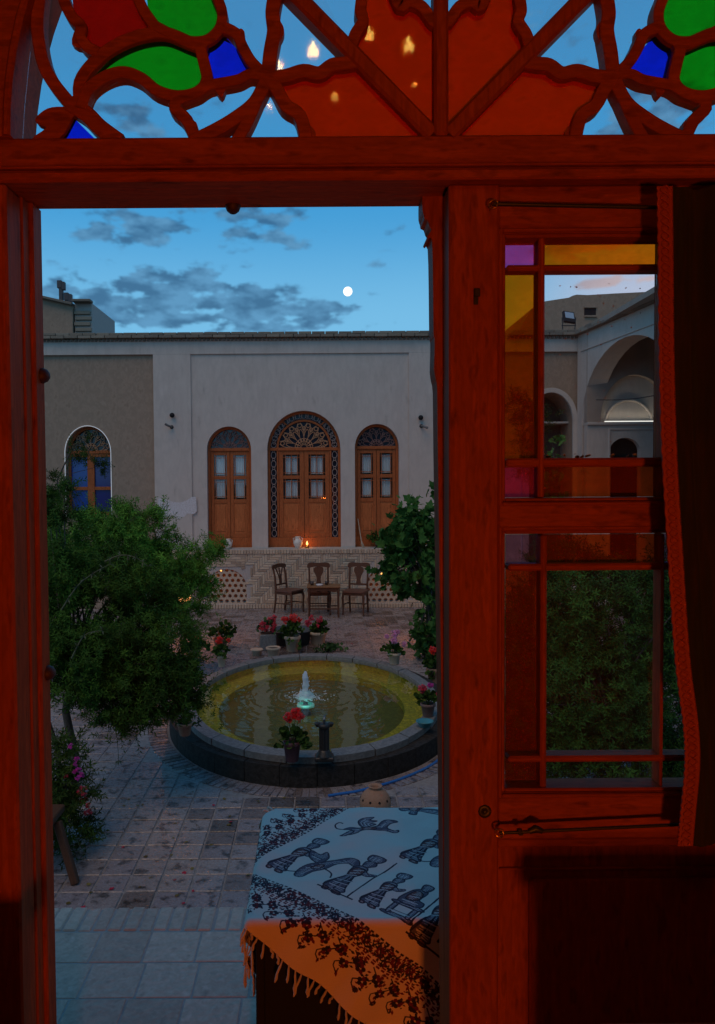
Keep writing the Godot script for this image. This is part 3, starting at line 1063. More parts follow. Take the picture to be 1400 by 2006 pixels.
func make_pool() -> void:
	var t := thing("fountain_pool", "oval stone fountain pool with grey coping and murky olive water", "fountain", POOL)
	var n := 22
	for k in n:
		var a := TAU * k / n
		var st := begin()
		var g := 0.006
		var j := rng.randf_range(-0.003, 0.003)
		ering(st, PI_ - Vector2(0.02, 0.02), PC + Vector2.ONE * rng.randf_range(-0.006, 0.006), 0.18 + j, 0.24 + j, a + g, a + TAU / n - g * 0.5, 5)
		obj("coping_stone", st, M.stone, t)
	n = 30
	for k in n:
		var a := TAU * (k + 0.3) / n
		var st := begin()
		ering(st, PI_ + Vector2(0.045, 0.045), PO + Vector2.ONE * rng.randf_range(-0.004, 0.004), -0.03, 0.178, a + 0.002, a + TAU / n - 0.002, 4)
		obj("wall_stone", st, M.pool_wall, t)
	var algae := surf([[0.09, 0.088, 0.006], [0.38, 0.35, 0.012], [0.20, 0.19, 0.010], [0.50, 0.42, 0.014], [0.14, 0.135, 0.008]], Vector3(1.6, 1.6, 1.6), 0.9, 0.02, 5, 0.3, true, 91)
	var deep := surf([[0.04, 0.046, 0.004], [0.10, 0.108, 0.007], [0.065, 0.072, 0.005], [0.13, 0.135, 0.008]], Vector3(1.3, 1.3, 1.3), 0.9, 0.02, 5, 0.3, true, 92)
	var st := begin()
	var inner := Vector2(1.05, 1.5)
	ering(st, inner, PI_ + Vector2(0.04, 0.04), -0.03, 0.095, 0, TAU, 72)
	obj("basin_shelf", st, algae, t)
	st = begin()
	ering(st, PI_, PI_ + Vector2(0.04, 0.04), 0.0955, 0.1785, 0, TAU, 72)
	obj("basin_side", st, algae, t)
	st = begin()
	var c := []
	for i in 72: c.append(Vector3(cos(TAU * i / 72) * (inner.x + 0.02), 0.003, sin(TAU * i / 72) * (inner.y + 0.02)))
	face(st, c, Vector3.UP)
	obj("basin_floor", st, deep, t)
	# water with ripples running out from the jet
	st = begin()
	st.set_smooth_group(5)
	var wn := FastNoiseLite.new()
	wn.seed = 4
	wn.frequency = 1.6
	wn.fractal_octaves = 3
	var rows := []
	var NR := 120
	var NA := 180
	for i in NR + 1:
		var u := float(i) / NR
		var row := []
		for k in NA:
			var a := TAU * k / NA
			var x := cos(a) * PI_.x * u
			var z := sin(a) * PI_.y * u
			var d := Vector2(x, z - 0.05).length()
			var hgt := 0.0022 * sin(d * 42.0 + wn.get_noise_2d(x * 2, z * 2) * 3.0) * exp(-d * 1.7) + 0.0016 * wn.get_noise_2d(x * 3.0, z * 1.6) + 0.0004 * wn.get_noise_2d(x * 11.0 + 50, z * 8.0)
			row.append(Vector3(x, 0.207 + hgt, z))
		rows.append(row)
	for i in NR:
		for k in NA:
			var q := (k + 1) % NA
			if i == 0: face(st, [rows[0][0], rows[1][k], rows[1][q]], Vector3.UP)
			else: face(st, [rows[i][k], rows[i][q], rows[i + 1][q], rows[i + 1][k]], Vector3.UP)
	var w := flat(0.10, 0.09, 0.008, 0.03)
	w.albedo_color.a = 0.05
	w.metallic_specular = 0.5
	w.transparency = BaseMaterial3D.TRANSPARENCY_ALPHA
	obj("water", st, w, t)
	# the jet: nozzle, rising column, and the foam where it falls
	var j := at(598, 1345, 8.6)
	var o := Vector3(j.x - POOL.x, 0, 0.05)
	st = begin()
	lathe(st, [Vector2(0.0, -0.02), Vector2(0.07, -0.02), Vector2(0.05, 0.05), Vector2(0.03, 0.09), Vector2(0.025, 0.17), Vector2(0, 0.17)], 14, Transform3D(Basis(), o))
	obj("nozzle", st, M.iron, t)
	var foam := flat(0.62, 0.72, 0.8, 0.25)
	foam.backlight_enabled = true
	foam.backlight = grey(0.9)
	st = begin()
	st.set_smooth_group(1)
	lathe(st, [Vector2(0.11, 0.203), Vector2(0.098, 0.216), Vector2(0.082, 0.228), Vector2(0.076, 0.243), Vector2(0.06, 0.262), Vector2(0.038, 0.274), Vector2(0.030, 0.305), Vector2(0.037, 0.34), Vector2(0.030, 0.39), Vector2(0.033, 0.43), Vector2(0.022, 0.475), Vector2(0.012, 0.50), Vector2(0, 0.505)], 15, Transform3D(Basis(), o), 1.0, 0.16)
	obj("water_jet", st, foam, t)
	st = begin()
	for k in 46:
		var a := rng.randf() * TAU
		var r := rng.randf_range(0.02, 0.13)
		var y := rng.randf_range(0.17, 0.30) if r > 0.06 else rng.randf_range(0.25, 0.53)
		var rad := rng.randf_range(0.004, 0.011)
		lathe(st, [Vector2(0, -rad), Vector2(rad, 0), Vector2(0, rad * 1.2)], 6, Transform3D(Basis(), o + Vector3(cos(a) * r, y, sin(a) * r)))
	obj("water_drops", st, foam, t).set_meta("kind", "stuff")
	st = begin()
	for k in 190:
		var a := rng.randf() * TAU
		var r := 0.07 + absf(rng.randfn(0, 0.09))
		var s := rng.randf_range(0.004, 0.012)
		lathe(st, [Vector2(s, 0), Vector2(s * 0.6, s * 0.35), Vector2(0, s * 0.4)], 6, Transform3D(Basis(), o + Vector3(cos(a) * r, 0.2085, sin(a) * r * 1.2)))
	var fm := obj("foam", st, foam, t)
	fm.set_meta("kind", "stuff")
	st = begin()
	lathe(st, [Vector2(0.075, 0.10), Vector2(0.10, 0.10), Vector2(0.10, 0.125), Vector2(0.075, 0.13)], 24, Transform3D(Basis(), o))
	obj("underwater_lamp", st, glow(0.03, 0.75, 0.55, 0.2), t)
	omni(t, o + Vector3(0.0, 0.165, 0.13), lin(0.05, 0.85, 0.6), 0.005, 0.04)

# ---------------------------------------------------------------- house across the courtyard
func half_lattice(st: SurfaceTool, c: Vector2, w: float, h: float, z: float, th: float, rings: int) -> void:
	# arched fan of thin ribs: spokes, a rosette of petals, and a scalloped outer band
	for k in rings + 1:
		var a := PI * k / rings
		rib(st, PackedVector2Array([c + Vector2(cos(a) * w * 0.1, sin(a) * h * 0.1), c + Vector2(cos(a) * w * 0.44, sin(a) * h * 0.44)]), th, z, z + 0.012, 0.002)
		if k < rings: rib(st, ring_pts(c + Vector2(cos(a + PI / rings * 0.5) * w, sin(a + PI / rings * 0.5) * h) * 0.3, Vector2(w, w) * 0.055, 0, TAU, 8), th, z, z + 0.0115, 0.002)
	for k in rings:
		var a0 := PI * k / rings
		var a1 := PI * (k + 1) / rings
		var m := (a0 + a1) * 0.5
		var P := func(a: float, r: float) -> Vector2: return c + Vector2(cos(a) * w * r, sin(a) * h * r)
		rib(st, smooth(PackedVector2Array([P.call(a0, 0.42), P.call(lerpf(a0, m, 0.4), 0.6), P.call(m, 0.72), P.call(lerpf(a1, m, 0.4), 0.6), P.call(a1, 0.42)]), 3), th, z, z + 0.013, 0.002)
		rib(st, smooth(PackedVector2Array([P.call(a0, 0.55), P.call(lerpf(a0, m, 0.2), 0.78), P.call(lerpf(a0, m, 0.75), 0.97)]), 3), th, z, z + 0.011, 0.002)
		rib(st, smooth(PackedVector2Array([P.call(a1, 0.55), P.call(lerpf(a1, m, 0.2), 0.78), P.call(lerpf(a1, m, 0.75), 0.97)]), 3), th, z, z + 0.011, 0.002)
		rib(st, ring_pts(P.call(m, 0.86), Vector2(w, w) * 0.075, 0, TAU, 10), th, z, z + 0.012, 0.002)
		rib(st, ring_pts(P.call(a0, 0.74), Vector2(w, w) * 0.07, 0, TAU, 10), th, z, z + 0.0125, 0.002)

func door_leafs(t: Node, x0: float, x1: float, y0: float, y1: float, z: float, panes: int, sill: float) -> void:
	# two leaves, each with two curtained panes over a raised panel, children of the door
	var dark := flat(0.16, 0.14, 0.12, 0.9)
	var cur: Material = M.curtain_white
	for s in 2:
		var a := lerpf(x0, x1, 0.5 * s) + 0.004
		var b := lerpf(x0, x1, 0.5 * s + 0.5) - 0.004
		var H := y1 - y0
		var sw := (b - a) * 0.17
		var st := begin()
		span(st, a, a + sw, y0, y1, z - 0.04, z, 0.004)
		span(st, b - sw, b, y0, y1, z - 0.04, z, 0.004)
		for q in [[0.0, 0.05], [0.40, 0.445], [0.675, 0.715], [0.955, 1.0]]:
			span(st, a + sw + 0.0005, b - sw - 0.0005, y0 + H * q[0], y0 + H * q[1], z - 0.04, z - 0.002, 0.004)
		var leaf := obj("door_leaf", st, M.door_v, t)
		st = begin()
		span(st, a + sw, b - sw, y0 + H * 0.05, y0 + H * 0.40, z - 0.035, z - 0.018)
		box(st, Vector3((a + b) / 2, y0 + H * 0.225, z - 0.0125), Vector3(b - a - sw * 2 - 0.07, H * 0.35 - 0.09, 0.011), 0.005)
		obj("panel", st, M.door_panel, t)
		for r in 2:
			var ya := y0 + H * (0.445 if r == 0 else 0.715)
			var yb := y0 + H * (0.675 if r == 0 else 0.955)
			st = begin()
			var iw := b - a - sw * 2
			for k in panes + 1:
				if k == 0 or k == panes: continue
				var xx := a + sw + iw * k / panes
				span(st, xx - 0.008, xx + 0.008, ya, yb, z - 0.03, z - 0.006)
			# slim border bars close to the edges
			for k in [0.13, 0.87]:
				span(st, a + sw + iw * k - 0.006, a + sw + iw * k + 0.006, ya, yb, z - 0.03, z - 0.008)
				var yk := lerpf(ya, yb, k)
				span(st, a + sw, b - sw, yk - 0.006, yk + 0.006, z - 0.03, z - 0.0085)
			obj("glazing_bar", st, M.door_v, t)
			st = begin()
			span(st, a + sw - 0.002, b - sw + 0.002, ya - 0.002, yb + 0.002, z - 0.033, z - 0.03)
			obj("pane", st, M.clear, t)
			st = begin()
			st.set_smooth_group(2)
			var prev := Vector3.ZERO
			for k in 41:
				var u := k / 40.0
				var v := Vector3(lerpf(a + sw + iw * 0.14, b - sw - iw * 0.14, u), 0, z - 0.062 + 0.012 * sin(u * 34.0 + s + r) + 0.005 * sin(u * 71.0))
				if k > 0: face(st, [Vector3(prev.x, ya + 0.03, prev.z), Vector3(v.x, ya + 0.03, v.z), Vector3(v.x, yb - 0.03, v.z), Vector3(prev.x, yb - 0.03, prev.z)], Vector3.BACK)
				prev = v
			st.set_smooth_group(-1)
			if sill < 0.5: obj("curtain", st, cur, t)
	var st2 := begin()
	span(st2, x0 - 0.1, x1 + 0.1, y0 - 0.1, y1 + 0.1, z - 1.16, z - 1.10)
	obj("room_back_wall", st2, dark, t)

func opposite_door(h: Node, cx: float, hw: float, yb: float, ysp: float, rise: float, label: String, wide: bool) -> void:
	var t := Node3D.new()
	t.name = "door"
	h.add_child(t, true)
	t.set_meta("label", label)
	var z := -DF - 0.20
	var fwid := 0.055
	var st := begin()
	# frame: posts, threshold board, transom, arch
	for s in [-1.0, 1.0]:
		span(st, cx + s * (hw - fwid), cx + s * hw, yb, ysp, z - 0.06, z + 0.02, 0.004)
	rib(st, arch_pts(cx, hw - fwid * 0.5, ysp, rise - fwid * 0.5, 28), fwid, z - 0.06, z + 0.02, 0.005)
	var kick := yb + 0.21
	span(st, cx - hw + fwid, cx + hw - fwid, yb, kick, z - 0.05, z + 0.012, 0.004)
	span(st, cx - hw + fwid, cx + hw - fwid, ysp - 0.02, ysp + 0.045, z - 0.05, z + 0.025, 0.004)
	obj("frame", st, M.door_v, t)
	var iw := hw - fwid
	var ir := rise - fwid
	if wide:
		# side strips and outer band with a chain of rings, inner arch
		var sw := 0.14
		st = begin()
		for s in [-1.0, 1.0]: span(st, cx + s * (iw - sw - 0.04), cx + s * (iw - sw), kick, ysp - 0.02, z - 0.05, z + 0.015, 0.004)
		rib(st, arch_pts(cx, iw - sw - 0.02, ysp + 0.045, ir - sw - 0.05, 28), 0.045, z - 0.05, z + 0.016, 0.004)
		for a in [0.9, 2.24]:
			rib(st, PackedVector2Array([Vector2(cx + cos(a) * (iw - sw), ysp + 0.04 + sin(a) * (ir - sw)), Vector2(cx + cos(a) * iw, ysp + sin(a) * ir)]), 0.03, z - 0.05, z + 0.014, 0.003)
		obj("inner_frame", st, M.door_v, t)
		st = begin()
		for s in [-1.0, 1.0]:
			for k in 10:
				var yy := kick + 0.09 + k * (ysp - kick - 0.13) / 9.4
				rib(st, ring_pts(Vector2(cx + s * (iw - sw * 0.5), yy), Vector2(0.052, 0.072), 0, TAU, 12), 0.016, z - 0.03, z - 0.01, 0.002)
				rib(st, ring_pts(Vector2(cx + s * (iw - sw * 0.5), yy + 0.098), Vector2(0.03, 0.03), 0, TAU, 8), 0.013, z - 0.03, z - 0.012, 0.002)
		for k in 15:
			var a := PI * (k + 0.5) / 15
			rib(st, ring_pts(Vector2(cx + cos(a) * (iw - sw * 0.5), ysp + 0.03 + sin(a) * (ir - sw * 0.5)), Vector2(0.055, 0.055), 0, TAU, 12), 0.015, z - 0.03, z - 0.01, 0.002)
			a = PI * k / 15
			rib(st, ring_pts(Vector2(cx + cos(a) * (iw - sw * 0.5), ysp + 0.03 + sin(a) * (ir - sw * 0.5)), Vector2(0.028, 0.06), 0, TAU, 8), 0.013, z - 0.03, z - 0.012, 0.002)
		obj("chain_lattice", st, M.lattice_pale, t)
		st = begin()
		half_lattice(st, Vector2(cx, ysp + 0.045), iw - sw - 0.04, ir - sw - 0.07, z - 0.02, 0.016, 8)
		obj("fan_lattice", st, M.lattice_warm, t)
		door_leafs(t, cx - iw + sw + 0.04, cx + iw - sw - 0.04, kick + 0.002, ysp - 0.022, z - 0.005, 2, 0.0)
	else:
		st = begin()
		half_lattice(st, Vector2(cx, ysp + 0.045), iw, ir - 0.045, z - 0.02, 0.014, 6)
		obj("fan_lattice", st, M.lattice_dark, t)
		door_leafs(t, cx - iw, cx + iw, kick + 0.002, ysp - 0.022, z - 0.005, 1, 0.0)
	st = begin()
	prism(st, arch_pts(cx, hw - 0.01, ysp, rise - 0.01, 24), z - 0.075, z - 0.065)
	if wide:
		for s in [-1.0, 1.0]: span(st, cx + s * (iw - 0.19), cx + s * iw, kick, ysp, z - 0.075, z - 0.065)
	obj("fan_glass", st, flat(0.025, 0.03, 0.045, 0.12), t)

func brick_at(parent: Node, meshes: Array, pos: Vector3, b: Basis, bulk: Array, room: Array) -> void:
	var i: int = rng.randi() % M.bricks.size()
	if i == 4 and rng.randf() < 0.5: i = 1
	if room[0] > 0:
		room[0] -= 1
		var o := obj("brick", meshes[rng.randi() % meshes.size()], M.bricks[i], parent)
		o.transform = Transform3D(b, pos)
	else:
		box(bulk[i], pos, Vector3(0.196, 0.045, 0.05), 0.003, b)

func make_house() -> void:
	var h := thing("courtyard_house", "long grey plastered house with arched wooden doors across the courtyard", "house")
	M.curtain_white = flat(0.55, 0.62, 0.62, 0.8)
	M.curtain_white.backlight_enabled = true
	M.curtain_white.backlight = grey(0.4)
	M.plaster_brown = surf([[0.28, 0.225, 0.18], [0.34, 0.275, 0.22]], Vector3(0.5, 0.5, 0.5), 0.9, 0.02, 4, 0.1, true, 25)
	M.lattice_pale = flat(0.28, 0.21, 0.18, 0.6)
	M.lattice_warm = flat(0.40, 0.19, 0.085, 0.5)
	M.lattice_dark = flat(0.22, 0.10, 0.075, 0.5)
	var z := -DF
	var back := z - 1.4
	var yp := fy(1076, DP)
	var ytop := fy(662)
	var yfr := fy(692)
	var xL := -8.5
	var xB := fx(302)
	var xR := fx(1000)
	var xE := fx(1130)
	var zw := z - 0.035
	# wall in its plaster bays
	var dl := [fx(448), fx(491.5) - fx(448), yp + 0.01, fy(880), fy(834) - fy(880)]
	var dc := [fx(595), fx(667) - fx(595), yp + 0.01, fy(880), fy(804) - fy(880)]
	var dr := [fx(738.5), fx(782) - fx(738.5), yp + 0.01, fy(878), fy(831) - fy(878)]
	var st := begin()
	arched_wall(st, xB, fx(930), yp + 0.002, ytop, back, zw, [dl, dc, dr])
	obj("plaster_wall", st, M.plaster, h)
	var wl := [fx(171), fx(215) - fx(171), fy(1010), fy(884), fy(832) - fy(884)]
	st = begin()
	arched_wall(st, xL, xB - 0.001, -0.05, yfr + 0.02, back, zw - 0.03, [wl])
	obj("mud_plaster_wall", st, M.mud, h)
	var al := [fx(1080), fx(1122) - fx(1080), -0.05, fy(826), fy(772) - fy(826)]
	st = begin()
	arched_wall(st, fx(930) + 0.001, xE + 0.6, -0.05, yfr + 0.02, z - 0.9, zw - 0.03, [al])
	obj("mud_plaster_wall", st, M.mud, h)
	# raised white plaster: frieze, pilasters
	st = begin()
	span(st, xL, xE + 0.3, yfr, ytop, z - 0.13, z)
	obj("frieze", st, M.plaster, h)
	for q in [[302, 375], [801, 930]]:
		st = begin()
		span(st, fx(q[0]), fx(q[1]), yp + 0.003, yfr - 0.0015, zw - 0.03, z - 0.001)
		obj("pilaster", st, M.plaster, h)
	st = begin()
	span(st, xL, xE + 2.5, ytop + 0.001, ytop + 0.06, back, z - 0.05)
	obj("roof_slab", st, M.mud, h)
	# fresh plaster patch low on the pilaster
	st = begin()
	var poly := PackedVector2Array()
	for v in pts("308,974 322,976 336,981 350,983 364,979 374,972 383,972 384,1000 378,1006 366,1004 360,1010 350,1015 342,1013 336,1008 324,1009 308,1004"):
		poly.append(Vector2(fx(v.x), fy(v.y)))
	prism(st, poly, z - 0.002, z + 0.0012)
	obj("plaster_patch", st, surf([[0.48, 0.43, 0.39], [0.57, 0.54, 0.53], [0.62, 0.60, 0.61]], Vector3(3, 3, 3), 0.9, 0.03, 4, 0.1, true, 97), h)
	# stepped brick cornice in two courses, and the little dentils below
	var bl := 0.285
	st = begin()
	box(st, Vector3.ZERO, Vector3(bl - 0.012, 0.056, 0.22), 0.006)
	var cm := commit(st)
	var den := begin()
	var yc := ytop + 0.002
	for c in 2:
		var x := xL + 0.1 * c
		while x < xE + 0.1:
			if x > fx(60) and x < fx(850) or x > fx(985):
				var o := obj("cornice_brick", cm, M.cope[rng.randi() % 3], h)
				o.position = Vector3(x + bl * 0.5, yc + 0.03 + c * 0.062 + rng.randf_range(-0.003, 0.003), z - 0.02 + 0.03 * (1 - c) + rng.randf_range(-0.006, 0.006))
				o.rotation.y = rng.randf_range(-0.01, 0.01)
			x += bl
	var x2 := fx(60)
	while x2 < xE:
		box(den, Vector3(x2, ytop - 0.025, z + 0.018), Vector3(0.045, 0.05, 0.06))
		x2 += 0.085
	obj("dentils", den, M.cope[2], h).set_meta("kind", "stuff")
	# brick plinth with herringbone field, soldier courses and two pierced arches
	var zp_ := -DP
	var x0 := fx(302) - 0.2
	var x1 := fx(930)
	var sl := [fx(441, DP), fx(480, DP) - fx(441, DP), fy(1182, DP), fy(1150, DP), fy(1114, DP) - fy(1150, DP)]
	var sr := [fx(754, DP), fx(793, DP) - fx(754, DP), fy(1182, DP), fy(1150, DP), fy(1114, DP) - fy(1150, DP)]
	st = begin()
	arched_wall(st, x0, x1, -0.05, yp - 0.07, zp_ - 0.2, zp_ - 0.012, [sl, sr])
	obj("plinth_core", st, M.mortar, h)
	st = begin()
	span(st, x0, x1, yp - 0.068, yp, z - 0.9, zp_ - 0.006)
	obj("plinth_top", st, M.mortar, h)
	st = begin()
	box(st, Vector3.ZERO, Vector3(0.05, 0.088, 0.1), 0.004)
	var sm := commit(st)
	var k := x0
	var course := begin()
	while k < x1:
		var o := obj("soldier_brick", sm, M.bricks[rng.randi() % 4], h)
		o.position = Vector3(k + 0.03, yp - 0.046 + rng.randf_range(-0.002, 0.002), zp_ - 0.025 + rng.randf_range(-0.003, 0.003))
		box(course, Vector3(k + 0.03, 0.045, zp_ + 0.0), Vector3(0.05, 0.085, 0.08), 0.004)
		k += 0.0605
	obj("base_course", course, M.bricks[0], h)
	st = begin()
	box(st, Vector3.ZERO, Vector3(0.196, 0.045, 0.05), 0.003)
	var bm := [commit(st)]
	st = begin()
	box(st, Vector3(0, 0, 0.002), Vector3(0.188, 0.042, 0.05), 0.006)
	bm.append(commit(st))
	var bulk := []
	for m in M.bricks: bulk.append(begin())
	var left := [300]
	var s := 0.0515
	var xf0 := fx(478, DP)
	var xf1 := fx(760, DP)
	var cells := []
	# herringbone: every brick is four units long, and the stair of bricks repeats every eight
	for j in range(-5, 26):
		for i in range(-5, 10):
			cells.append([xf0 + (j + 2.0 + 8 * i) * s, 0.1 + (j + 0.5) * s, false])
			cells.append([xf0 + (j + 0.5 + 8 * i) * s, 0.1 + (j + 3.0) * s, true])
	for c in cells:
		var cy: float = c[1]
		var cx: float = c[0]
		var hx := 2.0 * s if not c[2] else 0.5 * s
		var hy := 0.5 * s if not c[2] else 2.0 * s
		var lo := Vector2(maxf(cx - hx, xf0), maxf(cy - hy, 0.095))
		var hi := Vector2(minf(cx + hx, xf1), minf(cy + hy, yp - 0.092))
		if hi.x - lo.x < 0.02 or hi.y - lo.y < 0.02: continue
		var long := (hi.y - lo.y if c[2] else hi.x - lo.x) / (4.0 * s)
		cx = (lo.x + hi.x) * 0.5
		cy = (lo.y + hi.y) * 0.5
		var clear := true
		for q in [sl, sr]:
			if absf(cx - q[0]) < q[1] + 0.07 and cy < q[3] + q[4] + 0.07: clear = false
		if clear:
			brick_at(h, bm, Vector3(cx, cy, zp_ - 0.024 + rng.randf_range(-0.003, 0.003)), Basis(Vector3.BACK, PI / 2 if c[2] else 0.0).scaled_local(Vector3(long, 1, 1)), bulk, left)
	# running bond either side, round the pierced arches
	for rg in [[x0, xf0 - 0.004], [xf1 + 0.004, x1]]:
		var j := 0
		var y := 0.125
		while y < yp - 0.10:
			var xx: float = rg[0] + (0.1 if j % 2 else 0.0)
			while xx < rg[1] - 0.05:
				var wd: float = minf(0.2, rg[1] - xx)
				var cx: float = xx + wd * 0.5
				var ok := true
				for q in [sl, sr]:
					var dxx: float = (absf(cx - q[0]) - 0.06) / (q[1] + 0.03)
					if y < q[3] and dxx < 1.0 and y > q[2] - 0.02: ok = false
					if y >= q[3] and Vector2(maxf(dxx, 0.0), (y - q[3]) / (q[4] + 0.05)).length() < 1.0: ok = false
				if ok: brick_at(h, bm, Vector3(cx, y, zp_ - 0.024 + rng.randf_range(-0.003, 0.003)), Basis().scaled(Vector3(wd / 0.2, 1, 1)), bulk, left)
				xx += 0.206
			y += 0.0525
			j += 1
	for i in bulk.size():
		var o := obj("bricks", bulk[i], M.bricks[i], h)
		o.set_meta("kind", "stuff")
	# pierced brick screens with a warm lamp in the cellar behind
	for q in [sl, sr]:
		st = begin()
		var pitch := 0.122
		var ny := int((q[3] + q[4] - q[2]) / (pitch * 0.9)) + 1
		for r in ny:
			var y: float = q[2] + pitch * 0.45 + r * pitch * 0.9
			for c in range(-5, 6):
				var xx: float = q[0] + (c + (0.5 if r % 2 else 0.0)) * pitch
				var e := Vector2((xx - q[0]) / (q[1] + pitch * 0.4), maxf(0.0, y - q[3]) / (q[4] + pitch * 0.3)).length()
				if e > 1.0: continue
				hole_cell(st, Vector2(xx, y), pitch, pitch * 0.9, 0.041, zp_ - 0.14, zp_ - 0.03)
		obj("pierced_screen", st, M.bricks[0], h)
		st = begin()
		span(st, q[0] - 0.6, q[0] + 0.6, 0.0, 1.0, z - 0.80, z - 0.78)
		obj("cellar_wall", st, M.clay, h)
	# three doors
	opposite_door(h, dl[0], dl[1], dl[2], dl[3], dl[4], "left door with narrow dark fan", false)
	opposite_door(h, dc[0], dc[1], dc[2], dc[3], dc[4], "tall central door with chain lattice round it", true)
	opposite_door(h, dr[0], dr[1], dr[2], dr[3], dr[4], "right door, partly behind the leafy shrub", false)
	# the window on the left with blue glass and a lit rim
	var wn := Node3D.new()
	wn.name = "window"
	h.add_child(wn, true)
	wn.set_meta("label", "arched window with blue panes and a glowing white rim")
	var zw2 := z - 0.24
	var cx: float = wl[0]
	var hw: float = wl[1]
	st = begin()
	for sd in [-1.0, 1.0]: span(st, cx + sd * (hw - 0.05), cx + sd * hw, wl[2], wl[3], zw2 - 0.05, zw2 + 0.02, 0.004)
	span(st, cx - hw + 0.051, cx + hw - 0.051, wl[3] - 0.01, wl[3] + 0.055, zw2 - 0.05, zw2 + 0.022, 0.004)
	span(st, cx - 0.075, cx + 0.075, wl[2], wl[3] - 0.011, zw2 - 0.05, zw2 + 0.01, 0.004)
	for f in [0.02, 0.42, 0.94]: span(st, cx - hw + 0.051, cx + hw - 0.051, lerpf(wl[2], wl[3], f), lerpf(wl[2], wl[3], f) + 0.07, zw2 - 0.05, zw2 + 0.005, 0.003)
	rib(st, arch_pts(cx, hw - 0.025, wl[3], wl[4] - 0.025, 24), 0.05, zw2 - 0.05, zw2 + 0.02, 0.004)
	obj("frame", st, M.door_v, wn)
	st = begin()
	half_lattice(st, Vector2(cx, wl[3] + 0.05), hw - 0.05, wl[4] - 0.1, zw2 - 0.02, 0.014, 6)
	obj("fan_lattice", st, M.lattice_warm, wn)
	st = begin()
	prism(st, arch_pts(cx, hw - 0.01, wl[3], wl[4] - 0.01, 24), zw2 - 0.075, zw2 - 0.065)
	obj("fan_glass", st, flat(0.03, 0.02, 0.02, 0.12), wn)
	for sd in [-1.0, 1.0]:
		for f in [[0.03, 0.42], [0.44, 0.945]]:
			st = begin()
			span(st, cx + sd * 0.07, cx + sd * (hw - 0.045), lerpf(wl[2], wl[3], f[0]), lerpf(wl[2], wl[3], f[1]), zw2 - 0.045, zw2 - 0.04)
			obj("pane", st, flat(0.012, 0.06, 0.30, 0.08) if sd < 0 else flat(0.02, 0.025, 0.16, 0.08), wn)
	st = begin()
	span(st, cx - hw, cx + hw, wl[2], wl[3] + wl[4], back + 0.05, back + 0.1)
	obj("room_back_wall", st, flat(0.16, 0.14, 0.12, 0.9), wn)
	st = begin()
	var line := []
	line.append(Vector3(cx + hw + 0.012, wl[2], zw + 0.0))
	for v in arch_pts(cx, hw + 0.012, wl[3], wl[4] + 0.012, 28): line.append(Vector3(v.x, v.y, zw + 0.0))
	line.append(Vector3(cx - hw - 0.012, wl[2], zw + 0.0))
	tube(st, line, [0.0085], 6)
	obj("led_light_strip", st, glow(0.62, 0.66, 0.72, 0.32), wn)
	# dark doorway alcove on the far right, with its ledge
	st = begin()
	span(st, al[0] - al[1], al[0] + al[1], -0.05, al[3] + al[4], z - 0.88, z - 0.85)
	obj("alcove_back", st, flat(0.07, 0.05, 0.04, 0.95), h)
	st = begin()
	span(st, al[0] - al[1] + 0.002, al[0] + al[1] - 0.002, al[3] - 0.05, al[3] - 0.01, z - 0.84, z - 0.30)
	obj("alcove_ledge", st, M.plaster, h)
	st = begin()
	rib(st, arch_pts(al[0], al[1] + 0.05, al[3], al[4] + 0.05, 24), 0.10, zw - 0.05, z - 0.003, 0.004)
	span(st, al[0] + al[1], al[0] + al[1] + 0.1, -0.05, al[3] - 0.001, zw - 0.05, z - 0.004)
	obj("alcove_rim", st, M.plaster, h)

func hole_cell(st: SurfaceTool, c: Vector2, w: float, hgt: float, r: float, z0: float, z1: float) -> void:
	var o := []
	var i := []
	for k in 8:
		var a := TAU * k / 8.0 + PI / 8
		i.append(Vector2(c.x + cos(a) * r, c.y + sin(a) * r))
		var d := Vector2(cos(a), sin(a))
		var m := maxf(absf(d.x), absf(d.y))
		o.append(c + Vector2(d.x / m * w * 0.5, d.y / m * hgt * 0.5))
	# push ring points out to the cell corners
	for k in 8:
		var n := (k + 1) % 8
		var q := [o[k], o[n], i[n], i[k]]
		face(st, [Vector3(q[0].x, q[0].y, z1), Vector3(q[1].x, q[1].y, z1), Vector3(q[2].x, q[2].y, z1), Vector3(q[3].x, q[3].y, z1)], Vector3.BACK)
		if k % 2 == 0:
			var cr := c + Vector2(signf(o[k].x - c.x) * w * 0.5, signf(o[k].y - c.y) * hgt * 0.5)
			face(st, [Vector3(o[k].x, o[k].y, z1), Vector3(cr.x, cr.y, z1), Vector3(o[n].x, o[n].y, z1)], Vector3.BACK)
		var md: Vector2 = c * 2.0 - i[k] - i[n]
		face(st, [Vector3(i[k].x, i[k].y, z0), Vector3(i[n].x, i[n].y, z0), Vector3(i[n].x, i[n].y, z1), Vector3(i[k].x, i[k].y, z1)], Vector3(md.x, md.y, 0))

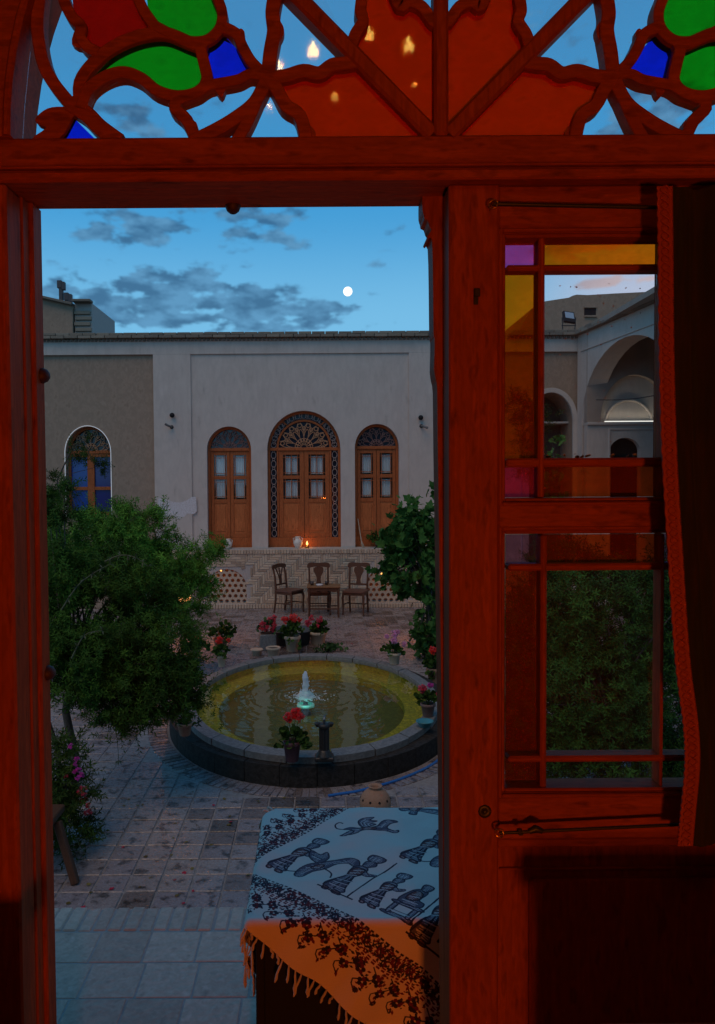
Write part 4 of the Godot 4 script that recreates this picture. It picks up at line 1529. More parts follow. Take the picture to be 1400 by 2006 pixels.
func make_wing() -> void:
	# the side wing on the right, with a lit shallow niche
	var zc := -DF + 0.002
	var A := Vector3(fx(1130), 0, zc)
	var B := Vector3(6.02, 0, -12.2)
	var dirv := (B - A).normalized()
	var L := A.distance_to(B) + 3.0
	var nrm := Vector3(-dirv.z, 0, dirv.x)
	if nrm.x > 0: nrm = -nrm
	var t := thing("courtyard_wing", "grey plastered side wing with a tall arched porch and lit lunette", "house", A)
	t.basis = Basis(dirv, Vector3.UP, dirv.cross(Vector3.UP)) if dirv.cross(Vector3.UP).dot(nrm) > 0 else Basis(dirv, Vector3.UP, -nrm)
	var zs := signf(t.basis.z.dot(nrm))
	var ytop := fy(662)
	var ysp := fy(830)
	# along the wing: x = metres from the corner; z toward the courtyard
	var n0 := 0.22
	var n1 := 3.75
	var mid := (n0 + n1) * 0.5
	var hw := (n1 - n0) * 0.5
	var rise := fy(668, 14.6) - ysp
	var st := begin()
	arched_wall(st, 0, L, -0.05, ytop, -0.42, 0, [[mid, hw, -0.05, ysp + 0.002, rise]])
	obj("plaster_wall", st, M.plaster, t)
	# inside the arched porch: an end wall that faces the viewer, with a lit lunette over a small door
	var inv := t.transform.affine_inverse()
	var de := 15.95
	var X0 := A.x + 0.05
	var X1 := 9.4
	var yl := fy(831, de)
	var lc := fx(1243, de)
	var lw := fx(1310, de) - lc
	var lr := fy(738, de) - fy(825, de)
	var dc := fx(1224, de)
	var dw := fx(1254, de) - dc
	var dsp := fy(888, de)
	var draw := func(called: String, s: SurfaceTool, m: Material) -> void:
		var o := obj(called, s, m, t)
		o.transform = inv
	st = begin()
	arched_wall(st, X0, X1, yl + 0.001, 5.75, -de - 0.16, -de, [[lc, lw, yl + 0.001, yl + 0.06, lr]])
	draw.call("lunette_wall", st, M.plaster_brown)
	st = begin()
	arched_wall(st, X0, X1, -0.05, yl - 0.06, -de - 0.16, -de, [[dc, dw, -0.05, dsp, fy(862, de) - dsp]])
	draw.call("end_wall", st, M.plaster)
	st = begin()
	span(st, X0, X1, yl - 0.059, yl, -de - 0.3, -de + 0.05, 0.006)
	draw.call("ledge", st, M.plaster)
	st = begin()
	span(st, X0, X1, yl + 0.002, 5.75, -de - 0.3, -de - 0.162)
	draw.call("lunette_back", st, M.plaster)
	st = begin()
	rib(st, arch_pts(fx(1236, de), fx(1281, de) - fx(1236, de), yl + 0.005, fy(784, de) - fy(828, de), 24), 0.05, -de - 0.161, -de - 0.125, 0.012)
	draw.call("lunette_arch", st, M.plaster)
	st = begin()
	span(st, X0, X1, -0.05, yl - 0.061, -de - 0.45, -de - 0.40)
	draw.call("doorway_back", st, flat(0.03, 0.02, 0.016, 0.9))
	st = begin()
	rib(st, PackedVector2Array([Vector2(fx(1193, de), 0.0), Vector2(fx(1193, de), fy(845, de)), Vector2(X1, fy(845, de))]), 0.05, -de - 0.01, -de + 0.025, 0.006)
	draw.call("panel_rim", st, M.plaster)
	st = begin()
	span(st, X1, X1 + 0.2, -0.05, 5.75, -de - 0.3, -11.5)
	span(st, X0, X1, 5.751, 5.85, -de - 0.3, -11.5)
	span(st, X0 + 0.6, X1, -0.05, 5.75, -11.5, -11.3)
	draw.call("porch_wall", st, M.plaster_brown)
	st = begin()
	span(st, fx(1184, de), fx(1305, de), yl + 0.001, yl + 0.022, -de - 0.02, -de + 0.02)
	draw.call("led_light_strip", st, glow(1.0, 0.97, 0.86, 1.0))
	var al := AreaLight3D.new()
	al.name = "light"
	al.light_color = Color(1.0, 0.95, 0.86)
	al.area_size = Vector2(1.2, 0.03)
	al.light_energy = 0.10
	al.area_normalize_energy = true
	al.shadow_enabled = true
	t.add_child(al, true)
	al.transform = inv * Transform3D(Basis(Vector3.RIGHT, PI / 2 + 0.25), Vector3(lc, yl + 0.04, -de - 0.03))
	st = begin()
	span(st, 0.18, L, ytop - 0.36, ytop - 0.33, -0.01, 0.02, 0.003)
	obj("string_line", st, M.plaster, t)
	st = begin()
	span(st, 0, L, ytop + 0.001, ytop + 0.06, -1.6, 0.0)
	obj("roof_slab", st, M.mud, t)
	st = begin()
	box(st, Vector3.ZERO, Vector3(0.273, 0.056, 0.22), 0.006)
	var cm := commit(st)
	for c in 2:
		var x := 0.12 * c + 0.1
		while x < L - 0.2:
			var o := obj("cornice_brick", cm, M.cope[rng.randi() % 3], t)
			o.position = Vector3(x + 0.14, ytop + 0.032 + c * 0.062 + rng.randf_range(-0.003, 0.003), -0.02 + 0.03 * (1 - c) + rng.randf_range(-0.006, 0.006))
			x += 0.285
	# a cable slung across the niche
	st = begin()
	var c := []
	for i in 15:
		var u := i / 14.0
		c.append(Vector3(lerpf(0.9, 4.4, u), lerpf(fy(784, 15.2), fy(768, 13), u) - 0.10 * sin(u * PI), 0.03))
	tube(st, c, [0.009], 5)
	obj("cable", st, M.iron, t)

func make_roofs() -> void:
	# neighbour's block behind the left end, with two chimney pipes
	var d := 22.0
	var t := thing("neighbour_house", "brown neighbouring house with two chimneys rising behind the left roof", "house")
	var st := begin()
	var poly := PackedVector2Array()
	for v in pts("40,575 80,583 142,598 142,720 40,720"): poly.append(Vector2(at(v.x, v.y, d).x, at(v.x, v.y, d).y))
	prism(st, poly, -d - 3.0, -d)
	obj("wall", st, M.mud, t)
	st = begin()
	var p := at(143, 592, d)
	var q := at(178, 660, d)
	span(st, p.x, q.x, q.y - 1.0, p.y, -d - 2.6, -d - 0.12)
	obj("side_wall", st, M.mortar, t)
	st = begin()
	for k in 5:
		var y := p.y - 0.28 - k * 0.16
		for j in 3:
			box(st, Vector3(lerpf(p.x, q.x, (j + 0.5 + (0.25 if k % 2 else 0.0)) / 3.3), y, -d - 0.09), Vector3(0.17, 0.1, 0.08), 0.01)
	obj("rough_bricks", st, M.cope[1], t)
	st = begin()
	for e in [[40, 573, 143, 597], [143, 590, 179, 590]]:
		bar(st, at(e[0], e[1], d) + Vector3(0, 0, 0.0), at(e[2], e[3], d), 0.3, 0.07, 0.01, Vector3.UP)
	obj("roof_edge", st, M.cope[2], t)
	for c in [[120, 550, 590, 5.0], [133, 574, 592, 5.5]]:
		st = begin()
		var b := at(c[0], c[2] + 10, d + 0.6)
		var tp := at(c[0], c[1], d + 0.6)
		span(st, b.x - 0.055, b.x + 0.055, b.y, tp.y - 0.02, -d - 0.66, -d - 0.55, 0.008)
		span(st, b.x - 0.10, b.x + 0.03, tp.y - 0.22, tp.y, -d - 0.68, -d - 0.53, 0.008)
		span(st, b.x + 0.02, b.x + 0.12, tp.y - 0.27, tp.y - 0.04, -d - 0.67, -d - 0.54, 0.008)
		obj("chimney", st, flat(0.06, 0.06, 0.065, 0.7), t)
	# mud roof mound behind the right end with a floodlight on it
	d = 18.6
	var m := thing("mud_roofed_house", "brown mud plastered house rising behind the right corner roof", "house")
	st = begin()
	poly = PackedVector2Array()
	for v in pts("1008,662 1018,645 1040,606 1052,596 1068,590 1088,587 1114,583 1122,579 1130,577 1150,578 1200,575 1282,571 1420,566 1420,690 1008,690"):
		poly.append(Vector2(at(v.x, v.y, d).x, at(v.x, v.y, d).y))
	prism(st, poly, -d - 2.5, -d)
	obj("wall", st, M.mud, m)
	st = begin()
	var a := at(1144, 604, d)
	var b := at(1167, 618, d)
	span(st, a.x, b.x, b.y, a.y, -d - 0.01, -d + 0.003)
	obj("window_hole", st, M.black, m)
	for e in [[1144, 602, 1168, 602, "window_lintel"], [1144, 620, 1168, 620, "window_sill"]]:
		st = begin()
		bar(st, at(e[0], e[1], d), at(e[2], e[3], d), 0.1, 0.04, 0.005)
		obj(e[4], st, M.mud, m)
	var f := thing("floodlight", "tilted dark floodlight with pale glass on the right roof", "floodlight", at(1114, 637, 17.0))
	st = begin()
	var tl := Basis.from_euler(Vector3(-0.45, 0.25, -0.12))
	box(st, Vector3(0, 0.17, 0), Vector3(0.27, 0.29, 0.07), 0.012, tl)
	for k in 6: box(st, Vector3(-0.1 + k * 0.04, 0.16, -0.05), Vector3(0.012, 0.24, 0.05), 0.002, tl)
	obj("housing", st, M.black, f)
	st = begin()
	box(st, Vector3(0, 0.17, 0) + tl * Vector3(0, 0.03, 0.036), Vector3(0.21, 0.16, 0.008), 0.002, tl)
	obj("glass_front", st, flat(0.35, 0.4, 0.45, 0.08), f)
	st = begin()
	bar(st, Vector3(-0.15, 0.17, 0), Vector3(-0.12, -0.30, 0), 0.02, 0.02, 0.003)
	bar(st, Vector3(0.15, 0.17, 0), Vector3(0.12, -0.30, 0), 0.02, 0.02, 0.003)
	bar(st, Vector3(-0.16, -0.01, 0), Vector3(0.16, -0.01, 0), 0.02, 0.02, 0.003)
	obj("bracket", st, M.iron, f)
	# a low dome on the roof by the astragal
	var dm := thing("roof_dome", "low plastered dome on the roof at the right of the doorway view", "dome", Vector3(at(868, 655, 19).x, fy(662) + 0.06, -17.6))
	st = begin()
	lathe(st, [Vector2(0.85, -0.05), Vector2(0.84, 0.05), Vector2(0.74, 0.12), Vector2(0.55, 0.2), Vector2(0.3, 0.25), Vector2(0, 0.27)], 28)
	obj("shell", st, M.mud, dm)
	# the moon
	var mo := begin()
	var mp := at(681, 571, 600)
	lathe(mo, [Vector2(0, -3.6), Vector2(1.4, -3.32), Vector2(2.55, -2.55), Vector2(3.32, -1.4), Vector2(3.6, 0), Vector2(3.32, 1.4), Vector2(2.55, 2.55), Vector2(1.4, 3.32), Vector2(0, 3.6)], 24, Transform3D(Basis(), mp))
	var moon := obj("moon", mo, glow(1.0, 0.95, 0.82, 1.3))
	tag(moon, "full white moon hanging over the roofs in the dusk sky", "moon")

# ---------------------------------------------------------------- plants
func blade(st: SurfaceTool, o: Vector3, dirv: Vector3, up: Vector3, l: float, w: float) -> void:
	var s := dirv.cross(up).normalized()
	var n := s.cross(dirv).normalized()
	var a := o + dirv * l * 0.45 + s * w * 0.5 + n * w * 0.18
	var b := o + dirv * l * 0.45 - s * w * 0.5 + n * w * 0.18
	var m := o + dirv * l * 0.5
	var t := o + dirv * l - n * l * 0.12
	face(st, [o, a, m], n)
	face(st, [o, m, b], n)
	face(st, [m, a, t], n)
	face(st, [m, t, b], n)

func sprig_mesh(count: int, l: float, w: float, stem: float, seed_: int) -> ArrayMesh:
	var r := RandomNumberGenerator.new()
	r.seed = seed_
	var st := begin()
	tube(st, [Vector3.ZERO, Vector3(0.01, stem * 0.5, 0), Vector3(0, stem, 0.01)], [0.0022, 0.001], 3, false)
	for i in count:
		var u := (i + 0.6) / count
		var a := i * 2.4 + r.randf_range(-0.4, 0.4)
		var d := Vector3(cos(a), r.randf_range(0.2, 0.95), sin(a)).normalized()
		blade(st, Vector3(0, stem * u, 0), d, Vector3.UP, l * r.randf_range(0.7, 1.15), w * r.randf_range(0.8, 1.15))
	return commit(st)

func lobed_leaf_mesh(s: float) -> ArrayMesh:
	var st := begin()
	var o := []
	for q in [[0.0, 0.08, 0], [0.30, -0.02, -0.05], [0.52, 0.22, -0.10], [0.36, 0.40, -0.03], [0.58, 0.66, -0.12], [0.28, 0.68, -0.02], [0.0, 1.08, -0.16]]:
		o.append(Vector3(q[0], q[1], q[2]) * s)
	var c := Vector3(0, 0.42, 0.03) * s
	for i in o.size() - 1:
		face(st, [c, o[i], o[i + 1]], Vector3.BACK)
		var m := Vector3(-1, 1, 1)
		face(st, [c, o[i] * m, o[i + 1] * m], Vector3.BACK)
	tube(st, [Vector3(0, 0.08, 0) * s, Vector3(0, -0.3, -0.12) * s], [0.003], 3, false)
	return commit(st)

func multi(called: String, parent: Node, mesh: Mesh, m: Material, xs: Array, cols: Array) -> MultiMeshInstance3D:
	var mm := MultiMesh.new()
	mm.transform_format = MultiMesh.TRANSFORM_3D
	mm.use_colors = true
	mm.mesh = mesh
	mm.instance_count = xs.size()
	for i in xs.size():
		mm.set_instance_transform(i, xs[i])
		mm.set_instance_color(i, cols[i])
	var o := MultiMeshInstance3D.new()
	o.multimesh = mm
	o.material_override = m
	o.name = called
	parent.add_child(o, true)
	o.set_meta("kind", "stuff")
	return o

func rdir() -> Vector3:
	return Vector3(rng.randfn(), rng.randfn(), rng.randfn()).normalized()

# leaves gathered in clumps through blobs [centre, radii, number of clumps]
func crown(parent: Node, mesh: Mesh, m: Material, blobs: Array, per: int, spread: float, c0: Color, c1: Color, smin := 0.7, smax := 1.2, hang := 0.0) -> Array:
	var xs := []
	var cols := []
	var clumps := []
	for b in blobs:
		for i in b[2]:
			var d := rdir()
			var p: Vector3 = b[0] + d * (b[1] as Vector3) * (0.45 + 0.55 * pow(rng.randf(), 0.5))
			clumps.append(p)
			var tone := rng.randf()
			var big := rng.randf_range(0.5, 1.35)
			for k in int(per * big):
				var off := rdir() * absf(rng.randfn(0, spread * big))
				var q := p + off
				var axis := (d * 0.8 + rdir() * 0.9 + Vector3(0, 0.35 - hang, 0)).normalized()
				var side := axis.cross(rdir()).normalized()
				var s := rng.randf_range(smin, smax)
				xs.append(Transform3D(Basis(side, axis, side.cross(axis)) .scaled(Vector3(s, s, s)), q))
				cols.append(c0.lerp(c1, clampf(tone * 0.6 + rng.randf() * 0.5, 0, 1)))
	multi("foliage", parent, mesh, m, xs, cols)
	return clumps

func limbs(parent: Node, root: Array, clumps: Array, m: Material, r0: float, share: float) -> void:
	var top: Vector3 = root[-1]
	var st := begin()
	var rr := []
	for i in root.size(): rr.append(lerpf(r0, r0 * 0.55, float(i) / (root.size() - 1)))
	tube(st, root, rr, 9)
	obj("trunk", st, m, parent)
	st = begin()
	for c in clumps:
		if rng.randf() > share: continue
		var mid: Vector3 = top.lerp(c, 0.5) + rdir() * 0.07 + Vector3(0, 0.06, 0)
		tube(st, [top - (top - root[-2]) * rng.randf() * 0.5, top.lerp(mid, 0.55) + rdir() * 0.02, mid, c], [r0 * 0.42, r0 * 0.3, r0 * 0.2, r0 * 0.07], 5, false)
	obj("limbs", st, m, parent)

func make_trees() -> void:
	var sm := sprig_mesh(13, 0.043, 0.0115, 0.12, 3)
	# the pomegranate by the left jamb
	var t := thing("pomegranate_tree", "dense dark small-leaved tree leaning over the left rim of the pool", "tree", on_floor(142, 1560))
	org = t.position
	var P := func(x: float, y: float, d: float) -> Vector3: return at(x, y, d) - org
	var green := leaf_mat(1, 1, 1, 0.6, 0.5)
	var blobs := [[P.call(125, 1080, 6.7), Vector3(0.24, 0.40, 0.42), 26], [P.call(230, 1150, 6.6), Vector3(0.36, 0.26, 0.5), 30], [P.call(200, 1230, 6.4), Vector3(0.52, 0.40, 0.6), 84],
		[P.call(285, 1280, 6.3), Vector3(0.42, 0.33, 0.5), 70], [P.call(200, 1305, 6.2), Vector3(0.40, 0.26, 0.5), 50], [P.call(318, 1350, 6.2), Vector3(0.28, 0.20, 0.34), 32], [P.call(245, 1365, 6.0), Vector3(0.24, 0.18, 0.3), 22],
		[P.call(225, 1415, 6.0), Vector3(0.09, 0.11, 0.12), 5], [P.call(375, 1370, 6.3), Vector3(0.10, 0.17, 0.14), 7], [P.call(280, 1400, 6.0), Vector3(0.12, 0.06, 0.1), 4], [P.call(112, 985, 6.9), Vector3(0.10, 0.16, 0.2), 7], [P.call(110, 1150, 6.4), Vector3(0.3, 0.4, 0.4), 34], [P.call(300, 1170, 6.8), Vector3(0.2, 0.15, 0.22), 10]]
	var cl := crown(t, sm, green, blobs, 24, 0.085, Color(0.022, 0.045, 0.012), Color(0.07, 0.16, 0.022))
	limbs(t, [Vector3(0, -0.02, 0), Vector3(0.03, 0.35, 0.02), Vector3(-0.03, 0.75, 0.05), Vector3(0.05, 1.05, 0.1)], cl, M.bark, 0.045, 0.3)
	var st := begin()
	tube(st, [Vector3(-0.09, -0.02, 0.03), Vector3(-0.12, 0.4, 0), Vector3(-0.2, 0.8, 0.1), Vector3(-0.1, 1.3, 0.1)], [0.028, 0.024, 0.02, 0.012], 8)
	obj("second_trunk", st, M.bark, t)
	# a drooping twig with its last tuft of leaves
	st = begin()
	var tw := [P.call(225, 1420, 6.0), P.call(230, 1455, 5.98), P.call(232, 1490, 5.97)]
	tube(st, tw, [0.003, 0.002], 4, false)
	for k in 9:
		var a := k * 0.7
		blade(st, tw[2], Vector3(cos(a), -0.5, sin(a)).normalized(), Vector3.UP, 0.05, 0.013)
	var twm := leaf_mat(0.03, 0.07, 0.025)
	obj("hanging_twig", st, twm, t)
	# pale arching twigs on the near side of the crown
	for q in [["120,1195 150,1150 180,1125 215,1105", 5.75], ["205,1100 235,1088 265,1092 290,1110", 6.0], ["140,1290 165,1245 200,1235", 5.6]]:
		st = begin()
		var tw2 := []
		for v in smooth(pts(q[0]), 4): tw2.append(P.call(v.x, v.y, q[1]))
		tube(st, tw2, [0.007, 0.005, 0.002], 5, false)
		for k in range(2, tw2.size(), 2):
			for e in 5: blade(st, tw2[k], (rdir() + Vector3(0, 0.3, 0.3)).normalized(), Vector3.UP, 0.045, 0.012)
		obj("arching_twig", st, M.twig, t)
	# brighter bush behind it, toward the plinth
	t = thing("olive_bush", "brighter green bush behind the dark tree with branches before the plinth", "bush", on_floor(330, 1235))
	org = t.position
	blobs = [[P.call(270, 1050, 10.2), Vector3(0.50, 0.36, 0.5), 44], [P.call(335, 1110, 10.2), Vector3(0.40, 0.36, 0.5), 44], [P.call(372, 1180, 10.2), Vector3(0.20, 0.34, 0.4), 22], [P.call(402, 1085, 10.2), Vector3(0.14, 0.10, 0.2), 6], [P.call(425, 1070, 10.2), Vector3(0.06, 0.04, 0.1), 2], [P.call(230, 1030, 10.2), Vector3(0.42, 0.22, 0.4), 26], [P.call(150, 1070, 10.2), Vector3(0.4, 0.4, 0.4), 40], [P.call(240, 1120, 10.2), Vector3(0.5, 0.4, 0.4), 44], [P.call(330, 1160, 10.2), Vector3(0.3, 0.4, 0.4), 18], [P.call(405, 1140, 10.3), Vector3(0.08, 0.12, 0.1), 4]]
	cl = crown(t, sm, green, blobs, 18, 0.10, Color(0.05, 0.115, 0.018), Color(0.14, 0.31, 0.04), 1.0, 1.5)
	limbs(t, [Vector3(0, -0.02, 0), Vector3(0.02, 0.3, 0), Vector3(-0.04, 0.7, 0), Vector3(0, 0.95, 0)], cl, M.bark, 0.04, 0.25)
	# vine sprigs before the left window
	t = thing("climbing_vine", "thin dark climbing vine hanging before the left arched window", "vine", at(150, 980, 13.0))
	org = t.position
	blobs = [[P.call(150, 870, 13.0), Vector3(0.25, 0.16, 0.2), 4], [P.call(168, 900, 13.0), Vector3(0.12, 0.12, 0.15), 3], [P.call(190, 915, 13.0), Vector3(0.2, 0.08, 0.15), 4], [P.call(108, 945, 13.0), Vector3(0.12, 0.2, 0.2), 6], [P.call(105, 995, 13.0), Vector3(0.2, 0.3, 0.2), 10], [P.call(140, 1040, 13.0), Vector3(0.5, 0.4, 0.3), 20]]
	cl = crown(t, sm, leaf_mat(1, 1, 1, 0.5, 0.4), blobs, 9, 0.08, Color(0.015, 0.03, 0.008), Color(0.05, 0.08, 0.015), 1.0, 1.7)
	st = begin()
	tube(st, [Vector3(-0.3, -2.7, 0.2), Vector3(-0.25, -1.0, 0), P.call(112, 940, 13.0), P.call(140, 880, 13.0), P.call(165, 862, 13.0), P.call(180, 905, 13.0)], [0.03, 0.02, 0.012, 0.008, 0.006], 6)
	for c in cl:
		if rng.randf() < 0.3: tube(st, [P.call(130, 930, 13.0), c], [0.006, 0.002], 4, false)
	obj("stem", st, M.bark, t)
	# fig on the right with broad lobed leaves
	t = thing("fig_tree", "leafy fig shrub with broad lobed leaves right of the pool", "shrub", on_floor(835, 1290))
	org = t.position
	var fig := leaf_mat(1, 1, 1, 0.4, 0.5)
	blobs = [[P.call(820, 1040, 11.7), Vector3(0.42, 0.33, 0.5), 50], [P.call(800, 1105, 11.5), Vector3(0.38, 0.42, 0.5), 60], [P.call(850, 1090, 11.6), Vector3(0.45, 0.55, 0.5), 60], [P.call(810, 1010, 11.8), Vector3(0.18, 0.2, 0.3), 14], [P.call(845, 1175, 11.4), Vector3(0.26, 0.3, 0.3), 18], [P.call(850, 1250, 11.3), Vector3(0.3, 0.3, 0.3), 36], [P.call(858, 960, 11.8), Vector3(0.12, 0.1, 0.1), 5], [P.call(770, 1060, 11.6), Vector3(0.12, 0.2, 0.2), 8]]
	cl = crown(t, lobed_leaf_mesh(0.125), fig, blobs, 10, 0.12, Color(0.025, 0.065, 0.016), Color(0.07, 0.17, 0.035), 0.5, 1.3, 0.5)
	limbs(t, [Vector3(0, -0.02, 0), Vector3(0.03, 0.5, 0), Vector3(0.06, 1.0, 0)], cl, M.bark, 0.04, 0.3)
	# dark hedge seen through the leaf's lower panes
	t = thing("dark_hedge", "dark tangled hedge of small leaves seen through the lower glass pane", "hedge", on_floor(1200, 1600))
	org = t.position
	blobs = [[P.call(1180, 1230, 6.4), Vector3(0.75, 0.55, 0.5), 221], [P.call(1120, 1380, 6.1), Vector3(0.65, 0.45, 0.5), 187], [P.call(1290, 1370, 6.2), Vector3(0.6, 0.5, 0.5), 136], [P.call(1060, 1260, 6.5), Vector3(0.35, 0.5, 0.5), 78], [P.call(1180, 1500, 6.0), Vector3(0.9, 0.35, 0.5), 136], [P.call(1330, 1180, 6.5), Vector3(0.4, 0.5, 0.5), 61], [P.call(1100, 1110, 6.8), Vector3(0.35, 0.18, 0.3), 23]]
	cl = crown(t, sm, leaf_mat(1, 1, 1, 0.4, 0.3), blobs, 22, 0.085, Color(0.02, 0.05, 0.012), Color(0.055, 0.14, 0.022))
	limbs(t, [Vector3(0, -0.02, 0), Vector3(0.03, 0.4, 0), Vector3(-0.03, 0.8, 0)], cl, M.bark, 0.045, 0.12)
	# young tree tip seen through the big clear pane, and a sapling behind the amber pane
	t = thing("green_sapling", "slim sapling with fresh leaves before the dark alcove on the right", "sapling", Vector3(fx(1091, 12.0), 0, -12.0))
	org = t.position
	blobs = [[P.call(1092, 868, 12.0), Vector3(0.12, 0.1, 0.1), 5], [P.call(1086, 895, 12.0), Vector3(0.08, 0.12, 0.1), 4], [P.call(1090, 960, 12.0), Vector3(0.18, 0.3, 0.2), 16]]
	cl = crown(t, lobed_leaf_mesh(0.09), fig, blobs, 5, 0.06, Color(0.06, 0.13, 0.03), Color(0.13, 0.26, 0.06), 0.6, 1.2, 0.6)
	limbs(t, [Vector3(0, -0.02, 0), Vector3(0.01, 1.2, 0), Vector3(0, 2.9, 0)], cl, M.bark, 0.018, 0.7)
	t = thing("slim_tree", "slim pale-stemmed tree seen through the narrow amber pane", "tree", Vector3(fx(1021, 13.0), 0, -13.0))
	org = t.position
	blobs = [[P.call(1012, 800, 13.0), Vector3(0.18, 0.15, 0.2), 8], [P.call(1040, 830, 13.0), Vector3(0.2, 0.35, 0.2), 22], [P.call(1034, 900, 13.0), Vector3(0.14, 0.3, 0.2), 12]]
	cl = crown(t, sm, leaf_mat(1, 1, 1, 0.5, 0.4), blobs, 9, 0.09, Color(0.02, 0.03, 0.01), Color(0.06, 0.08, 0.02), 1.2, 1.9)
	limbs(t, [Vector3(0, -0.02, 0), Vector3(0.01, 1.6, 0), Vector3(0, 3.2, 0)], cl, surf([[0.2, 0.17, 0.14], [0.3, 0.26, 0.2]], Vector3(8, 2, 8), 0.9), 0.022, 0.7)
	# flowering bush at the left edge
	t = thing("flowering_bush", "low dark bush with magenta and red blossoms beside the left jamb", "bush", on_floor(115, 1660))
	org = t.position
	blobs = [[P.call(125, 1500, 5.6), Vector3(0.12, 0.2, 0.2), 22], [P.call(120, 1570, 5.5), Vector3(0.2, 0.2, 0.2), 30], [P.call(135, 1620, 5.4), Vector3(0.14, 0.12, 0.15), 18]]
	crown(t, sm, green, blobs, 9, 0.05, Color(0.025, 0.045, 0.012), Color(0.07, 0.12, 0.022), 0.8, 1.3)
	st = begin()
	for k in 7: tube(st, [Vector3(rng.randf_range(-0.05, 0.05), -0.02, 0), Vector3(rng.randf_range(-0.1, 0.1), 0.25, 0), Vector3(rng.randf_range(-0.15, 0.2), 0.5, 0.05)], [0.008, 0.004], 5, false)
	obj("stem", st, M.bark, t)
	for q in [[149, 1497, 0], [153, 1508, 0], [147, 1512, 0], [158, 1518, 0], [152, 1524, 0], [160, 1520, 0], [160, 1545, 1], [156, 1552, 1], [164, 1556, 1], [168, 1566, 1], [160, 1570, 1], [172, 1578, 1], [176, 1590, 1], [168, 1592, 1], [138, 1462, 0], [128, 1522, 1], [165, 1545, 1], [150, 1486, 0]]:
		st = begin()
		blossom(st, P.call(q[0], q[1], 5.35 + rng.randf() * 0.12), 0.021, 6)
		obj("blossom", st, M.petal_magenta if q[2] == 0 else M.petal_pink, t)

func blossom(st: SurfaceTool, c: Vector3, r: float, n: int) -> void:
	for i in n:
		var d := (rdir() + Vector3(0, 0.4, 0.5)).normalized()
		var u := d.cross(rdir()).normalized()
		var w := d.cross(u)
		var o := c + d * r * 0.35
		face(st, [o - u * r * 0.3, o + d * r * 0.5 + w * r * 0.55, o + u * r * 0.75 + d * r * 0.5, o + d * r * 0.35 - w * r * 0.6], d)
		face(st, [o, o + u * r * 0.5 + w * r * 0.5, o + d * r * 0.9, o - u * r * 0.5 + w * r * 0.4], w)

func pot_shape(st: SurfaceTool, r: float, h: float) -> void:
	lathe(st, [Vector2(0, 0), Vector2(r * 0.68, 0), Vector2(r * 0.72, h * 0.04), Vector2(r * 0.92, h * 0.78), Vector2(r * 1.02, h * 0.79), Vector2(r * 1.06, h * 0.82), Vector2(r * 1.06, h * 0.97), Vector2(r * 1.02, h), Vector2(r * 0.93, h), Vector2(r * 0.88, h * 0.86), Vector2(0, h * 0.86)], 22)

func geranium(label: String, pos: Vector3, r: float, h: float, pm: Material, fm: Material, heads: Array, bush: float, second: Material = null) -> Node3D:
	var t := thing("potted_geranium", label, "potted plant", pos, rng.randf() * 3.0, "potted flowers round the pool")
	t.rotation.y = 0.0
	var st := begin()
	pot_shape(st, r, h)
	obj("pot", st, pm, t)
	st = begin()
	lathe(st, [Vector2(r * 0.89, h * 0.87), Vector2(r * 0.5, h * 0.89), Vector2(0, h * 0.88)], 14)
	obj("soil", st, M.soil, t)
	var xs := []
	var cols := []
	st = begin()
	for i in (16 if bush < 0.16 else 34):
		var d := (rdir() + Vector3(0, 0.8, 0)).normalized()
		var c := Vector3(0, h * 0.95, 0) + d * bush * rng.randf_range(0.4, 1.0)
		tube(st, [Vector3(0, h * 0.85, 0), Vector3(0, h * 0.9, 0).lerp(c, 0.6) + rdir() * 0.01, c], [0.003, 0.002], 3, false)
		for k in 6:
			var ax := (d + rdir() * 0.8).normalized()
			var sd := ax.cross(rdir()).normalized()
			var s := minf(bush, 0.155) * rng.randf_range(0.28, 0.46)
			xs.append(Transform3D(Basis(sd, ax, sd.cross(ax)).scaled(Vector3(s, s, s)), c + rdir() * bush * 0.18))
			cols.append(Color(0.02, 0.04, 0.01).lerp(Color(0.06, 0.12, 0.022), rng.randf()))
	for q in heads: tube(st, [Vector3(0, h * 0.9, 0), Vector3(q[0] * 0.5, q[1] * 0.6 + h * 0.3, q[2] * 0.5), Vector3(q[0], q[1], q[2])], [0.003, 0.0025], 4, false)
	obj("stem", st, flat(0.06, 0.10, 0.03, 0.6), t)
	multi("foliage", t, M.round_leaf, M.geranium_leaf, xs, cols)
	for i in heads.size():
		var q: Array = heads[i]
		st = begin()
		var hr: float = q[3]
		for k in 15: blossom(st, Vector3(q[0], q[1], q[2]) + rdir() * hr * 0.62, hr * 0.5, 4)
		obj("flower", st, second if second and i % 2 else fm, t)
	return t

func make_pots() -> void:
	M.petal_red = leaf_mat(0.75, 0.012, 0.008, 0.6, 0.6)
	M.petal_pink = leaf_mat(0.62, 0.03, 0.07, 0.6, 0.6)
	M.petal_magenta = leaf_mat(0.55, 0.02, 0.33, 0.6, 0.6)
	M.petal_pale = leaf_mat(0.75, 0.30, 0.50, 0.6, 0.6)
	M.geranium_leaf = leaf_mat(1, 1, 1, 0.5, 0.4)
	var st := begin()
	var o := []
	for k in 10: o.append(Vector3(cos(TAU * k / 10 + 0.3) * 0.5, sin(TAU * k / 10 + 0.3) * 0.5 + 0.45, 0.12 if k % 2 else 0.04))
	for k in 10: face(st, [Vector3(0, 0.42, 0), o[k], o[(k + 1) % 10]], Vector3.BACK)
	M.round_leaf = commit(st)

